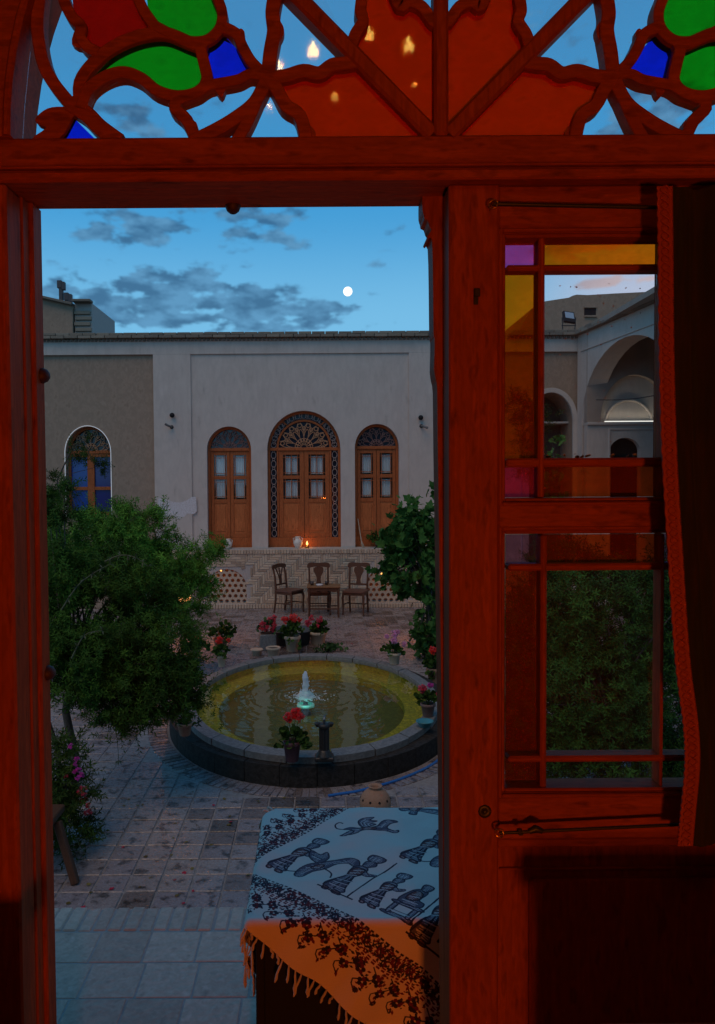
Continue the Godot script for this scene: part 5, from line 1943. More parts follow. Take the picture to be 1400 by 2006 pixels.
func make_flowers() -> void:
	var rim := 0.243
	# front rim
	geranium("plum-coloured pot with a red geranium on the near rim of the pool", on_floor(572, 1490, rim), 0.078, 0.175, flat(0.09, 0.035, 0.045, 0.55), M.petal_red, [[-0.03, 0.385, 0.03, 0.048], [0.04, 0.41, 0.0, 0.055], [0.07, 0.39, 0.04, 0.045]], 0.14)
	# right rim
	geranium("dark pot with a thin magenta geranium on the right rim of the pool", on_floor(838, 1402, rim), 0.075, 0.13, flat(0.16, 0.10, 0.09, 0.7), M.petal_pink, [[-0.06, 0.28, 0.02, 0.05], [0.03, 0.30, -0.03, 0.035], [0.10, 0.22, 0.02, 0.03]], 0.12, M.petal_magenta)
	geranium("pot with a scarlet geranium partly hidden behind the door edge", on_floor(852, 1340, 0.0), 0.11, 0.22, M.clay, M.petal_red, [[-0.03, 0.46, 0.05, 0.06]], 0.2)
	geranium("pale clay pot with a pink and white geranium on the far right rim", on_floor(772, 1301, rim), 0.085, 0.155, M.clay_pale, M.petal_pale, [[0.0, 0.40, 0.0, 0.05], [-0.10, 0.37, 0.02, 0.035], [0.0, 0.32, 0.05, 0.05], [0.13, 0.27, 0.02, 0.035], [0.05, 0.43, 0.0, 0.03]], 0.14)
	geranium("small pale pot with a scarlet geranium on the far left rim", on_floor(434, 1306, rim), 0.06, 0.15, M.clay_pale, M.petal_red, [[-0.03, 0.355, 0.02, 0.055], [0.09, 0.35, 0.0, 0.03]], 0.13)
	# the row behind the pool
	geranium("clay pot with three scarlet geranium heads behind the far rim", on_floor(572, 1279, 0.0) + Vector3(0, 0.0, -0.12), 0.125, 0.25, M.clay_pale, M.petal_red, [[-0.11, 0.50, 0.04, 0.065], [0.02, 0.53, 0.03, 0.075], [0.12, 0.50, 0.0, 0.04]], 0.22)
	geranium("clay pot with pink geraniums right of the dark tub", on_floor(623, 1263, 0.0), 0.14, 0.22, M.clay_pale, M.petal_pink, [[-0.16, 0.36, 0.05, 0.06], [-0.10, 0.44, 0.0, 0.05], [0.03, 0.42, 0.05, 0.06], [0.0, 0.33, 0.12, 0.04]], 0.17)
	var sq := on_floor(524, 1272, 0.0)
	var t := thing("square_planter", "square grey planter with deep pink flowers left of the dark tub", "planter", sq, 0.15, "potted flowers round the pool")
	var st := begin()
	box(st, Vector3(0, 0.13, 0), Vector3(0.26, 0.26, 0.26), 0.012)
	obj("box", st, M.stone, t)
	st = begin()
	box(st, Vector3(0, 0.262, 0), Vector3(0.21, 0.012, 0.21))
	obj("soil", st, M.soil, t)
	var xs := []
	var cols := []
	for i in 70:
		var d := (rdir() + Vector3(0, 0.7, 0)).normalized()
		var sd := d.cross(rdir()).normalized()
		xs.append(Transform3D(Basis(sd, d, sd.cross(d)).scaled(Vector3(0.06, 0.06, 0.06)), Vector3(0, 0.28, 0) + d * rng.randf_range(0.05, 0.2)))
		cols.append(Color(0.02, 0.045, 0.02).lerp(Color(0.06, 0.11, 0.04), rng.randf()))
	multi("foliage", t, M.round_leaf, M.geranium_leaf, xs, cols)
	for q in [[-0.08, 0.42, 0.05], [0.04, 0.47, 0.02], [0.09, 0.40, 0.05], [-0.03, 0.36, 0.1], [0.06, 0.33, 0.1], [-0.10, 0.33, 0.06], [0.11, 0.49, -0.02]]:
		st = begin()
		for k in 12: blossom(st, Vector3(q[0], q[1], q[2]) + rdir() * 0.035, 0.026, 4)
		obj("flower", st, M.petal_pink, t)
	# dark tub, empty little pot, flat dish, teal bowl
	t = thing("tub", "wide dark metal tub behind the far rim of the pool", "tub", on_floor(568, 1268, 0.0) + Vector3(0.02, 0, -0.3))
	st = begin()
	lathe(st, [Vector2(0, 0.0), Vector2(0.28, 0.0), Vector2(0.34, 0.22), Vector2(0.36, 0.225), Vector2(0.36, 0.24), Vector2(0.335, 0.24), Vector2(0.30, 0.1), Vector2(0, 0.08)], 30)
	obj("body", st, flat(0.05, 0.06, 0.065, 0.4), t)
	for s in [-1, 1]:
		st = begin()
		tube(st, [Vector3(s * 0.34, 0.16, -0.06), Vector3(s * 0.40, 0.18, 0), Vector3(s * 0.34, 0.16, 0.06)], [0.008], 6)
		obj("handle", st, M.iron, t)
	t = thing("clay_pot", "small empty clay pot standing before the square planter", "pot", on_floor(535, 1288, 0.0))
	st = begin()
	pot_shape(st, 0.105, 0.16)
	obj("pot", st, M.clay_pale, t)
	st = begin()
	lathe(st, [Vector2(0.09, 0.14), Vector2(0, 0.145)], 12)
	obj("soil", st, M.soil, t)
	t = thing("clay_dish", "shallow pale clay dish left of the empty pot", "dish", on_floor(503, 1284, 0.0))
	st = begin()
	lathe(st, [Vector2(0, 0), Vector2(0.07, 0), Vector2(0.075, 0.07), Vector2(0.1, 0.085), Vector2(0.098, 0.1), Vector2(0.08, 0.095), Vector2(0, 0.08)], 20)
	obj("body", st, M.clay_pale, t)
	t = thing("teal_bowl", "shallow teal glazed bowl on the right rim of the pool", "bowl", on_floor(832, 1424, rim))
	st = begin()
	lathe(st, [Vector2(0, 0.004), Vector2(0.045, 0), Vector2(0.055, 0.01), Vector2(0.075, 0.045), Vector2(0.087, 0.056), Vector2(0.087, 0.062), Vector2(0.074, 0.058), Vector2(0.04, 0.02), Vector2(0, 0.018)], 26)
	obj("body", st, flat(0.05, 0.22, 0.26, 0.3), t)
	# red geraniums at the foot of the left bush
	geranium("red flowers in a low pot at the foot of the left bush", on_floor(380, 1292, 0.0), 0.1, 0.16, M.clay, M.petal_red, [[0.0, 0.42, 0.1, 0.05], [0.06, 0.36, 0.1, 0.03]], 0.2)
	geranium("bushy green pot plant left of the pool beyond the small geranium", on_floor(432, 1268, 0.0), 0.12, 0.15, M.clay, M.petal_red, [[0.0, 0.25, 0.12, 0.03]], 0.27)
	geranium("pink flowering pot plant hidden in the tree's lowest leaves", on_floor(362, 1440, rim), 0.07, 0.12, M.clay, M.petal_pale, [[-0.03, 0.2, 0.04, 0.03]], 0.09)
	# fallen leaves and petals on the pavers
	t = thing("fallen_leaves", "scattered fallen leaves and petals lying on the courtyard pavers", "leaf litter")
	t.set_meta("kind", "stuff")
	var lx := []
	var lcol := []
	for i in 170:
		var p := on_floor(rng.randf_range(110, 850), lerpf(1560, 1780, rng.randf()), 0.004) if i % 2 else on_floor(rng.randf_range(420, 840), rng.randf_range(1205, 1275), 0.004)
		lx.append(Transform3D(Basis.from_euler(Vector3(-PI / 2 + rng.randf_range(-0.4, 0.3), rng.randf() * TAU, 0)).scaled(Vector3.ONE * rng.randf_range(0.018, 0.035)), p))
		lcol.append(Color(0.10, 0.07, 0.02).lerp(Color(0.20, 0.16, 0.05), rng.randf()) if rng.randf() < 0.8 else Color(0.4, 0.03, 0.06))
	multi("leaves", t, M.round_leaf, M.geranium_leaf, lx, lcol)
	# weeds creeping between the pavers by the far rim
	t = thing("low_weeds", "low green weeds growing by the far rim right of the pots", "weed", on_floor(645, 1277, 0.0))
	xs = []
	cols = []
	for i in 110:
		var d := (rdir() + Vector3(0, 0.8, 0)).normalized()
		var sd := d.cross(rdir()).normalized()
		xs.append(Transform3D(Basis(sd, d, sd.cross(d)).scaled(Vector3(0.05, 0.05, 0.05)), Vector3(rng.randfn(0, 0.12), rng.randf_range(0.0, 0.11), rng.randfn(0, 0.05))))
		cols.append(Color(0.03, 0.06, 0.02).lerp(Color(0.07, 0.13, 0.04), rng.randf()))
	multi("foliage", t, M.round_leaf, M.geranium_leaf, xs, cols)

# ---------------------------------------------------------------- courtyard furniture
func curved_leg(st: SurfaceTool, a: Vector3, b: Vector3, bow: Vector3, r: float) -> void:
	tube(st, [a, a.lerp(b, 0.25) + bow, a.lerp(b, 0.6) + bow * 0.1, a.lerp(b, 0.9) - bow * 0.3, b], [r, r * 1.1, r * 0.75, r * 0.65, r * 0.9], 8)

func make_chair(label: String, pos: Vector3, turn: float, fan: bool) -> Node3D:
	var t := thing("wooden_chair", label, "chair", pos, turn, "carved wooden chairs by the plinth")
	var st := begin()
	prism(st, smooth(pts("-0.20,-0.20 0.20,-0.20 0.235,0.02 0.225,0.20 0.15,0.225 -0.15,0.225 -0.225,0.20 -0.235,0.02"), 2, true), 0.0, 0.03, Transform3D(Basis(Vector3.RIGHT, PI / 2), Vector3(0, 0.475, 0)))
	obj("seat", st, M.chair_seat, t)
	st = begin()
	for s in [-1, 1]: bar(st, Vector3(s * 0.205, 0.415, -0.17), Vector3(s * 0.215, 0.415, 0.18), 0.022, 0.055, 0.003)
	for zz in [-0.18, 0.19]: bar(st, Vector3(-0.20, 0.415, zz), Vector3(0.20, 0.415, zz), 0.055, 0.022, 0.003, Vector3.BACK)
	obj("apron", st, M.chair, t)
	for s in [-1, 1]:
		st = begin()
		curved_leg(st, Vector3(s * 0.20, 0.445, 0.185), Vector3(s * 0.215, 0.0, 0.215), Vector3(s * 0.012, 0, 0.022), 0.024)
		obj("leg", st, M.chair, t)
		st = begin()
		tube(st, [Vector3(s * 0.19, 0.0, -0.24), Vector3(s * 0.19, 0.25, -0.20), Vector3(s * 0.19, 0.5, -0.19), Vector3(s * 0.19, 0.75, -0.215), Vector3(s * 0.195, 0.97, -0.27)], [0.02, 0.021, 0.022, 0.02, 0.019], 8)
		obj("back_post", st, M.chair, t)
	st = begin()
	for s in [-1, 1]: tube(st, [Vector3(s * 0.20, 0.2, 0.19), Vector3(s * 0.19, 0.2, -0.2)], [0.012], 7)
	tube(st, [Vector3(-0.2, 0.2, 0.0), Vector3(0.2, 0.2, 0.0)], [0.012], 7)
	obj("stretcher", st, M.chair, t)
	var lean := Transform3D(Basis(Vector3.RIGHT, -0.13), Vector3(0, 0.5, -0.19))
	st = begin()
	prism(st, smooth(pts("-0.235,0.42 -0.22,0.49 -0.15,0.515 0.0,0.505 0.15,0.515 0.22,0.49 0.235,0.42 0.2,0.405 0.1,0.425 0.0,0.43 -0.1,0.425 -0.2,0.405") if not fan else pts("-0.21,0.40 -0.215,0.47 0.0,0.495 0.215,0.47 0.21,0.40 0,0.42"), 3, true), -0.014, 0.014, lean)
	obj("crest_rail", st, M.chair, t)
	st = begin()
	bar(st, lean * Vector3(-0.18, 0.07, 0), lean * Vector3(0.18, 0.07, 0), 0.018, 0.035, 0.003)
	obj("lower_rail", st, M.chair, t)
	st = begin()
	if fan:
		for s in [-1.0, 0.0, 1.0]:
			rib(st, smooth(PackedVector2Array([Vector2(s * 0.02, 0.08), Vector2(s * 0.04, 0.24), Vector2(s * 0.12, 0.41)]), 4), 0.028, -0.008 , 0.008 - absf(s) * 0.002, 0.003)
		var am := commit(st)
		var sp := obj("splat", am, M.chair, t)
		sp.transform = lean
	else:
		prism(st, smooth(pts("-0.045,0.08 -0.04,0.16 -0.055,0.24 -0.10,0.34 -0.075,0.42 0.075,0.42 0.10,0.34 0.055,0.24 0.04,0.16 0.045,0.08"), 3, true), -0.008, 0.008, lean)
		obj("splat", st, M.chair, t)
	return t

func make_furniture() -> void:
	M.chair_seat = surf([[0.10, 0.045, 0.03], [0.15, 0.07, 0.045]], Vector3(5, 5, 5), 0.5, 0.02, 3, 0.0, true, 88)
	var a := on_floor(566, 1200)
	make_chair("fan-backed wooden chair standing left of the small table", a + Vector3(0, 0.004, 0), 1.0, true)
	make_chair("wooden chair with a vase-shaped splat behind the small table", on_floor(625, 1202) + Vector3(0, 0.004, 0), 0.03, false)
	make_chair("wooden chair with a vase-shaped splat right of the small table", on_floor(697, 1202) + Vector3(0, 0.004, 0), -0.32, false)
	var t := thing("small_table", "small dark wooden table between the three chairs", "table", on_floor(634, 1207) + Vector3(0, 0.004, 0))
	var st := begin()
	box(st, Vector3(0, 0.60, 0), Vector3(0.66, 0.03, 0.46), 0.008)
	obj("tabletop", st, wood([0.24, 0.13, 0.065], 0, 19, 0.4), t)
	for sx in [-1, 1]:
		for sz in [-1, 1]:
			st = begin()
			tube(st, [Vector3(sx * 0.29, 0.585, sz * 0.19), Vector3(sx * 0.29, 0.45, sz * 0.19), Vector3(sx * 0.29, 0.40, sz * 0.19), Vector3(sx * 0.29, 0.1, sz * 0.19), Vector3(sx * 0.29, 0.0, sz * 0.19)], [0.024, 0.024, 0.018, 0.016, 0.02], 8)
			obj("leg", st, M.chair, t)
	st = begin()
	for sz in [-1, 1]:
		prism(st, smooth(pts("-0.28,0.585 0.28,0.585 0.28,0.52 0.18,0.50 0.1,0.53 0.0,0.50 -0.1,0.53 -0.18,0.50 -0.28,0.52"), 2, true), sz * 0.19 - 0.01, sz * 0.19 + 0.01)
		bar(st, Vector3(-0.28, 0.17, sz * 0.19), Vector3(0.28, 0.17, sz * 0.19), 0.022, 0.022, 0.003)
	for sx in [-1, 1]: bar(st, Vector3(sx * 0.29, 0.53, -0.18), Vector3(sx * 0.29, 0.53, 0.18), 0.02, 0.07, 0.003)
	obj("apron", st, M.chair, t)
	var p := t.position + Vector3(0, 0.616, 0)
	t = thing("ashtray", "pale glass ashtray in the middle of the small table", "ashtray", p + Vector3(-0.08, 0, 0.08))
	st = begin()
	lathe(st, [Vector2(0, 0.004), Vector2(0.06, 0), Vector2(0.075, 0.03), Vector2(0.065, 0.03), Vector2(0.05, 0.012), Vector2(0, 0.01)], 16)
	obj("body", st, flat(0.55, 0.58, 0.6, 0.15), t)
	t = thing("cup", "dark cup on the left end of the small table", "cup", p + Vector3(-0.23, 0, 0.0), 0.0, "dark cups on the small table")
	st = begin()
	lathe(st, [Vector2(0, 0.003), Vector2(0.028, 0), Vector2(0.036, 0.03), Vector2(0.038, 0.065), Vector2(0.034, 0.065), Vector2(0.03, 0.02), Vector2(0, 0.015)], 14)
	obj("body", st, flat(0.03, 0.02, 0.018, 0.3), t)
	dup(t, "cup", "dark cup on the right end of the small table", p + Vector3(0.06, 0, -0.05))
	# white jars at the doors, candle lantern, broom, dark plant
	var yp := fy(1076, DP)
	for q in [[445, 1063, "white glazed jar on the ledge before the left door", 0.85], [582, 1068, "white glazed jar with handles beside the flame at the central door", 1.0]]:
		t = thing("jar", q[2], "jar", Vector3(fx(q[0]), yp, -DF - 0.02), 0.0, "white jars at the doors")
		st = begin()
		var k: float = q[3]
		lathe(st, [Vector2(0, 0), Vector2(0.05 * k, 0), Vector2(0.055 * k, 0.01), Vector2(0.10 * k, 0.10 * k), Vector2(0.098 * k, 0.15 * k), Vector2(0.055 * k, 0.20 * k), Vector2(0.05 * k, 0.225 * k), Vector2(0.068 * k, 0.25 * k), Vector2(0.058 * k, 0.25 * k), Vector2(0.04 * k, 0.22 * k), Vector2(0, 0.2 * k)], 20)
		obj("body", st, flat(0.62, 0.58, 0.5, 0.35), t)
		for s in [-1, 1]:
			st = begin()
			tube(st, [Vector3(s * 0.055, 0.22, 0) * k, Vector3(s * 0.10, 0.215, 0) * k, Vector3(s * 0.095, 0.16, 0) * k], [0.009 * k], 6)
			obj("handle", st, flat(0.62, 0.58, 0.5, 0.35), t)
	t = thing("oil_lamp", "little oil lamp with an orange flame before the central door", "lamp", Vector3(fx(600), yp, -DF - 0.03))
	st = begin()
	lathe(st, [Vector2(0, 0), Vector2(0.035, 0), Vector2(0.045, 0.02), Vector2(0.04, 0.04), Vector2(0.015, 0.05), Vector2(0.012, 0.06), Vector2(0, 0.06)], 14)
	obj("font", st, M.brass, t)
	st = begin()
	lathe(st, [Vector2(0, 0.06), Vector2(0.018, 0.075), Vector2(0.022, 0.095), Vector2(0.014, 0.125), Vector2(0, 0.16)], 10)
	obj("flame", st, glow(1.0, 0.42, 0.08, 4.0), t)
	omni(t, Vector3(0, 0.10, 0), Color(1.0, 0.62, 0.25), 0.018, 0.02)
	t = thing("broom", "thin broom leaning in the right doorway", "broom", Vector3(fx(709), yp, -DF - 0.06))
	st = begin()
	tube(st, [Vector3(0, 0.0, 0.03), Vector3(-0.09, 0.62, -0.08)], [0.011], 6)
	obj("stick", st, M.clay_pale, t)
	st = begin()
	for k in 12: tube(st, [Vector3(-0.02, 0.16, 0.0), Vector3(rng.randf_range(-0.04, 0.06), 0.003, rng.randf_range(0.0, 0.06))], [0.005, 0.003], 4)
	obj("bristles", st, M.clay_pale, t)
	geranium("dark leafy plant in a dark pot in the right doorway", Vector3(fx(742), yp, -DF - 0.05), 0.10, 0.12, M.iron, M.petal_pink, [], 0.26)
	# a round black camera and a hooked spout high on each pilaster
	for q in [[339, 812, "black round wall speaker high on the left pilaster"], [823.5, 820, "black round wall speaker high on the right pilaster"]]:
		t = thing("wall_speaker", q[2], "speaker", Vector3(fx(q[0]), fy(q[1]), -DF), 0.0, "round speakers on the pilasters")
		st = begin()
		lathe(st, [Vector2(0, 0.0), Vector2(0.03, 0.0), Vector2(0.03, 0.03), Vector2(0.052, 0.045), Vector2(0.052, 0.075), Vector2(0.035, 0.1), Vector2(0, 0.11)], 18, Transform3D(Basis(Vector3.RIGHT, PI / 2), Vector3.ZERO))
		obj("body", st, M.black, t)
	for q in [[333, 833, "hooked dark spout below the left wall speaker", -1.0], [829, 838, "hooked dark spout below the right wall speaker", 1.0]]:
		t = thing("wall_spout", q[2], "spout", Vector3(fx(q[0] - q[3] * 4), fy(q[1]), -DF), 0.0, "hooked spouts on the pilasters")
		st = begin()
		var s: float = q[3]
		tube(st, [Vector3(0, -0.02, -0.01), Vector3(0, -0.02, 0.07), Vector3(s * 0.05, -0.0, 0.11), Vector3(s * 0.12, 0.04, 0.13)] if s < 0 else [Vector3(0, 0.02, -0.01), Vector3(0, 0.02, 0.07), Vector3(s * 0.05, 0.0, 0.11), Vector3(s * 0.12, -0.03, 0.14)], [0.022, 0.022, 0.024, 0.027], 9)
		obj("pipe", st, flat(0.12, 0.115, 0.11, 0.5), t)
		st = begin()
		lathe(st, [Vector2(0, 0), Vector2(0.04, 0), Vector2(0.04, 0.012), Vector2(0, 0.014)], 14, Transform3D(Basis(Vector3.RIGHT, PI / 2), Vector3(0, -0.02 * -s, 0)))
		obj("wall_plate", st, M.iron, t)
	# warm lamps behind the greenery and in the cellars
	var lc := Color(1.0, 0.56, 0.22)
	for q in [[360, 1170, 12.6, 0.5, "warm orange garden lamp glowing behind the left bush"], [846, 1172, 12.6, 0.45, "warm orange garden lamp glowing behind the fig shrub"]]:
		var g := at(q[0], q[1], q[2])
		t = thing("garden_lamp", q[4], "lamp", Vector3(g.x, 0, g.z), 0.0, "warm garden lamps")
		st = begin()
		lathe(st, [Vector2(0, 0), Vector2(0.08, 0), Vector2(0.08, 0.02), Vector2(0.02, 0.04), Vector2(0.02, g.y - 0.09), Vector2(0, g.y - 0.09)], 12)
		obj("post", st, M.iron, t)
		st = begin()
		lathe(st, [Vector2(0, g.y - 0.09), Vector2(0.09, g.y - 0.06), Vector2(0.12, g.y), Vector2(0.09, g.y + 0.08), Vector2(0, g.y + 0.12)], 14)
		obj("lamp_globe", st, glow(1.0, 0.36, 0.08, 2.6), t)
		omni(t, Vector3(0, g.y, 0), lc, q[3], 0.08)
	for q in [[431, 1118, "small bare bulb glowing behind the left pierced screen"], [745, 1122, "small bare bulb glowing behind the right pierced screen"]]:
		var g := at(q[0], q[1], DF + 0.15)
		t = thing("cellar_lamp", q[2], "lamp", g, 0.0, "bulbs behind the pierced screens")
		st = begin()
		lathe(st, [Vector2(0, -0.05), Vector2(0.03, -0.035), Vector2(0.038, 0), Vector2(0.02, 0.04), Vector2(0.015, 0.06), Vector2(0, 0.06)], 12)
		obj("lamp_bulb", st, glow(1.0, 0.42, 0.10, 2.5), t)
		st = begin()
		tube(st, [Vector3(0, 0.06, 0), Vector3(0, yp - 0.07 - g.y, 0)], [0.008], 5)
		obj("lamp_cord", st, M.iron, t)
		omni(t, Vector3.ZERO, lc, 0.05, 0.035)

func make_pool_things() -> void:
	# cast iron pump on the near rim
	var t := thing("iron_pump", "black cast iron pump with two side cups on the near rim", "pump", on_floor(635, 1488, 0.243))
	var st := begin()
	box(st, Vector3(0, 0.018, 0), Vector3(0.165, 0.036, 0.13), 0.008)
	lathe(st, [Vector2(0.075, 0.036), Vector2(0.07, 0.05), Vector2(0.052, 0.075), Vector2(0.046, 0.09), Vector2(0, 0.09)], 18)
	obj("base", st, M.iron, t)
	st = begin()
	st.set_smooth_group(-1)
	var star := PackedVector2Array()
	for k in 32:
		var r := 0.044 if k % 4 < 2 else 0.035
		star.append(Vector2(cos(TAU * k / 32), sin(TAU * k / 32)) * r)
	prism(st, star, -0.28, -0.085, Transform3D(Basis(Vector3.RIGHT, PI / 2), Vector3.ZERO))
	obj("column", st, M.iron, t)
	st = begin()
	lathe(st, [Vector2(0, 0.275), Vector2(0.046, 0.275), Vector2(0.05, 0.285), Vector2(0.058, 0.30), Vector2(0.05, 0.315), Vector2(0.03, 0.32), Vector2(0, 0.32)], 18)
	for s in [-1, 1]: lathe(st, [Vector2(0, 0.285), Vector2(0.012, 0.287), Vector2(0.026, 0.312), Vector2(0.026, 0.322), Vector2(0.02, 0.32), Vector2(0, 0.30)], 14, Transform3D(Basis(), Vector3(s * 0.058, 0, 0)))
	obj("head", st, M.iron, t)
	st = begin()
	tube(st, [Vector3(0, 0.31, 0), Vector3(0, 0.36, 0), Vector3(0.004, 0.385, 0.012), Vector3(0.004, 0.385, 0.03), Vector3(0.0, 0.36, 0.042)], [0.013, 0.012, 0.011, 0.011, 0.010], 9)
	obj("spout", st, flat(0.2, 0.2, 0.2, 0.3, 0.8), t)
	# round clay jar with a ring of holes
	t = thing("clay_jar", "round clay jar pierced with small holes beyond the printed cloth", "jar", on_floor(735, 1600, 0.0))
	var r := 0.124
	st = begin()
	var prof := [Vector2(0, 0.0), Vector2(0.07, 0.0)]
	for i in 14:
		var a := lerpf(-1.05, 1.12, i / 13.0)
		prof.append(Vector2(cos(a) * r, sin(a) * r * 0.98 + 0.112))
	prof.append_array([Vector2(0.046, 0.226), Vector2(0.044, 0.232), Vector2(0.056, 0.243), Vector2(0.057, 0.25), Vector2(0.044, 0.25), Vector2(0.03, 0.235), Vector2(0.03, 0.15), Vector2(0, 0.15)])
	lathe(st, prof, 32)
	obj("body", st, M.clay, t)
	for k in 10:
		st = begin()
		var a := TAU * k / 10.0 + 0.1
		var n := Vector3(cos(a) * 0.93, 0.36, sin(a) * 0.93).normalized()
		var u := n.cross(Vector3.UP).normalized()
		lathe(st, [Vector2(0, 0), Vector2(0.0095, 0), Vector2(0.0095, 0.003), Vector2(0.0065, 0.0035), Vector2(0.006, 0.0005), Vector2(0, 0.0006)], 10, Transform3D(Basis(u, n, u.cross(n)), Vector3(0, 0.112, 0) + n * Vector3(r, r * 0.98, r) * 0.995))
		obj("hole", st, M.black, t)
	# blue garden hose lying along the pool
	st = begin()
	var line := []
	for v in smooth(pts("643,1559 668,1555 700,1550 735,1541 770,1531 805,1518 835,1504 858,1489 890,1462"), 6): line.append(on_floor(v.x, v.y, 0.012))
	tube(st, line, [0.0125], 10)
	tag(obj("garden_hose", st, flat(0.02, 0.13, 0.42, 0.35)), "bright blue garden hose lying along the foot of the pool wall", "hose")
	# splayed dark bench leg at the left edge
	t = thing("bench", "dark wooden bench end with a splayed leg past the left jamb", "bench", on_floor(118, 1740))
	st = begin()
	var b0 := on_floor(148, 1732) - t.position
	var b1 := at(112, 1610, 5.05) - t.position
	bar(st, b0, b1, 0.05, 0.05, 0.006, Vector3.BACK)
	obj("leg", st, M.chair, t)
	st = begin()
	bar(st, Vector3(-0.45, 0.0, -0.1), b1 + Vector3(-0.35, 0.0, -0.1), 0.05, 0.05, 0.006, Vector3.BACK)
	obj("leg", st, M.chair, t)
	st = begin()
	box(st, b1 + Vector3(-0.40, 0.03, 0.0), Vector3(0.8, 0.05, 0.32), 0.008)
	obj("seat", st, M.chair, t)

# ---------------------------------------------------------------- table with the printed cloth
func fill(im: Image, poly: PackedVector2Array, c: Color) -> void:
	var lo := poly[0]
	var hi := poly[0]
	for v in poly:
		lo = lo.min(v)
		hi = hi.max(v)
	for y in range(maxi(0, int(lo.y)), mini(im.get_height(), int(hi.y) + 1)):
		var xs := []
		for i in poly.size():
			var a := poly[i]
			var b := poly[(i + 1) % poly.size()]
			if (a.y <= y) != (b.y <= y): xs.append(a.x + (y - a.y) / (b.y - a.y) * (b.x - a.x))
		xs.sort()
		for k in range(0, xs.size() - 1, 2):
			var x0 := clampi(int(ceil(xs[k])), 0, im.get_width())
			var x1 := clampi(int(floor(xs[k + 1])) + 1, 0, im.get_width())
			if x1 > x0: im.fill_rect(Rect2i(x0, y, x1 - x0, 1), c)

func stroke(im: Image, p: PackedVector2Array, w: float, c: Color) -> void:
	for i in p.size() - 1:
		var d := (p[i + 1] - p[i])
		var s := Vector2(-d.y, d.x).normalized() * w * 0.5
		fill(im, PackedVector2Array([p[i] + s, p[i + 1] + s, p[i + 1] - s, p[i] - s]), c)

# a printed figure: outline, then pale hatching, at an origin with a scale
func figure(im: Image, o: Vector2, s: float, turn: float, shapes: Array, dark: Color, pale: Color) -> void:
	for q in shapes:
		var closed: bool = q[0] == "fill" or q[0] == "rust"
		var p := smooth(pts(q[1]), 3, closed)
		for i in p.size(): p[i] = o + p[i].rotated(turn) * s
		if closed:
			fill(im, p, Color(0.37, 0.35, 0.41) if q[0] == "fill" else Color(0.46, 0.29, 0.28))
			var loc := smooth(pts(q[1]), 3, true)
			var yy := -8.0
			while yy < 100.0:
				yy += 2.7
				var xs := []
				for i in loc.size():
					var a := loc[i]
					var b := loc[(i + 1) % loc.size()]
					if (a.y <= yy) != (b.y <= yy): xs.append(a.x + (yy - a.y) / (b.y - a.y) * (b.x - a.x))
				xs.sort()
				for i in range(0, xs.size() - 1, 2):
					if xs[i + 1] - xs[i] < 4.0: continue
					var l := lerpf(xs[i], xs[i + 1], 0.12 + 0.2 * absf(sin(yy * 3.1)))
					var r := lerpf(xs[i], xs[i + 1], 0.92 - 0.25 * absf(sin(yy * 5.7)))
					var seg := PackedVector2Array([o + Vector2(l, yy - 0.7).rotated(turn) * s, o + Vector2((l + r) * 0.5, yy + 0.5).rotated(turn) * s, o + Vector2(r, yy - 0.4).rotated(turn) * s])
					stroke(im, seg, 1.9, pale if int(yy * 10.0) % 3 else dark)
			p.append(p[0])
			stroke(im, p, 3.6, dark)
		elif q[0] == "line": stroke(im, p, 4.6, dark)
		else:
			for i in p.size(): p[i] += Vector2(0, 1.5)
			stroke(im, p, 2.4, dark)
			for i in p.size(): p[i] -= Vector2(0, 4.5)
			stroke(im, p, 3.0, pale)

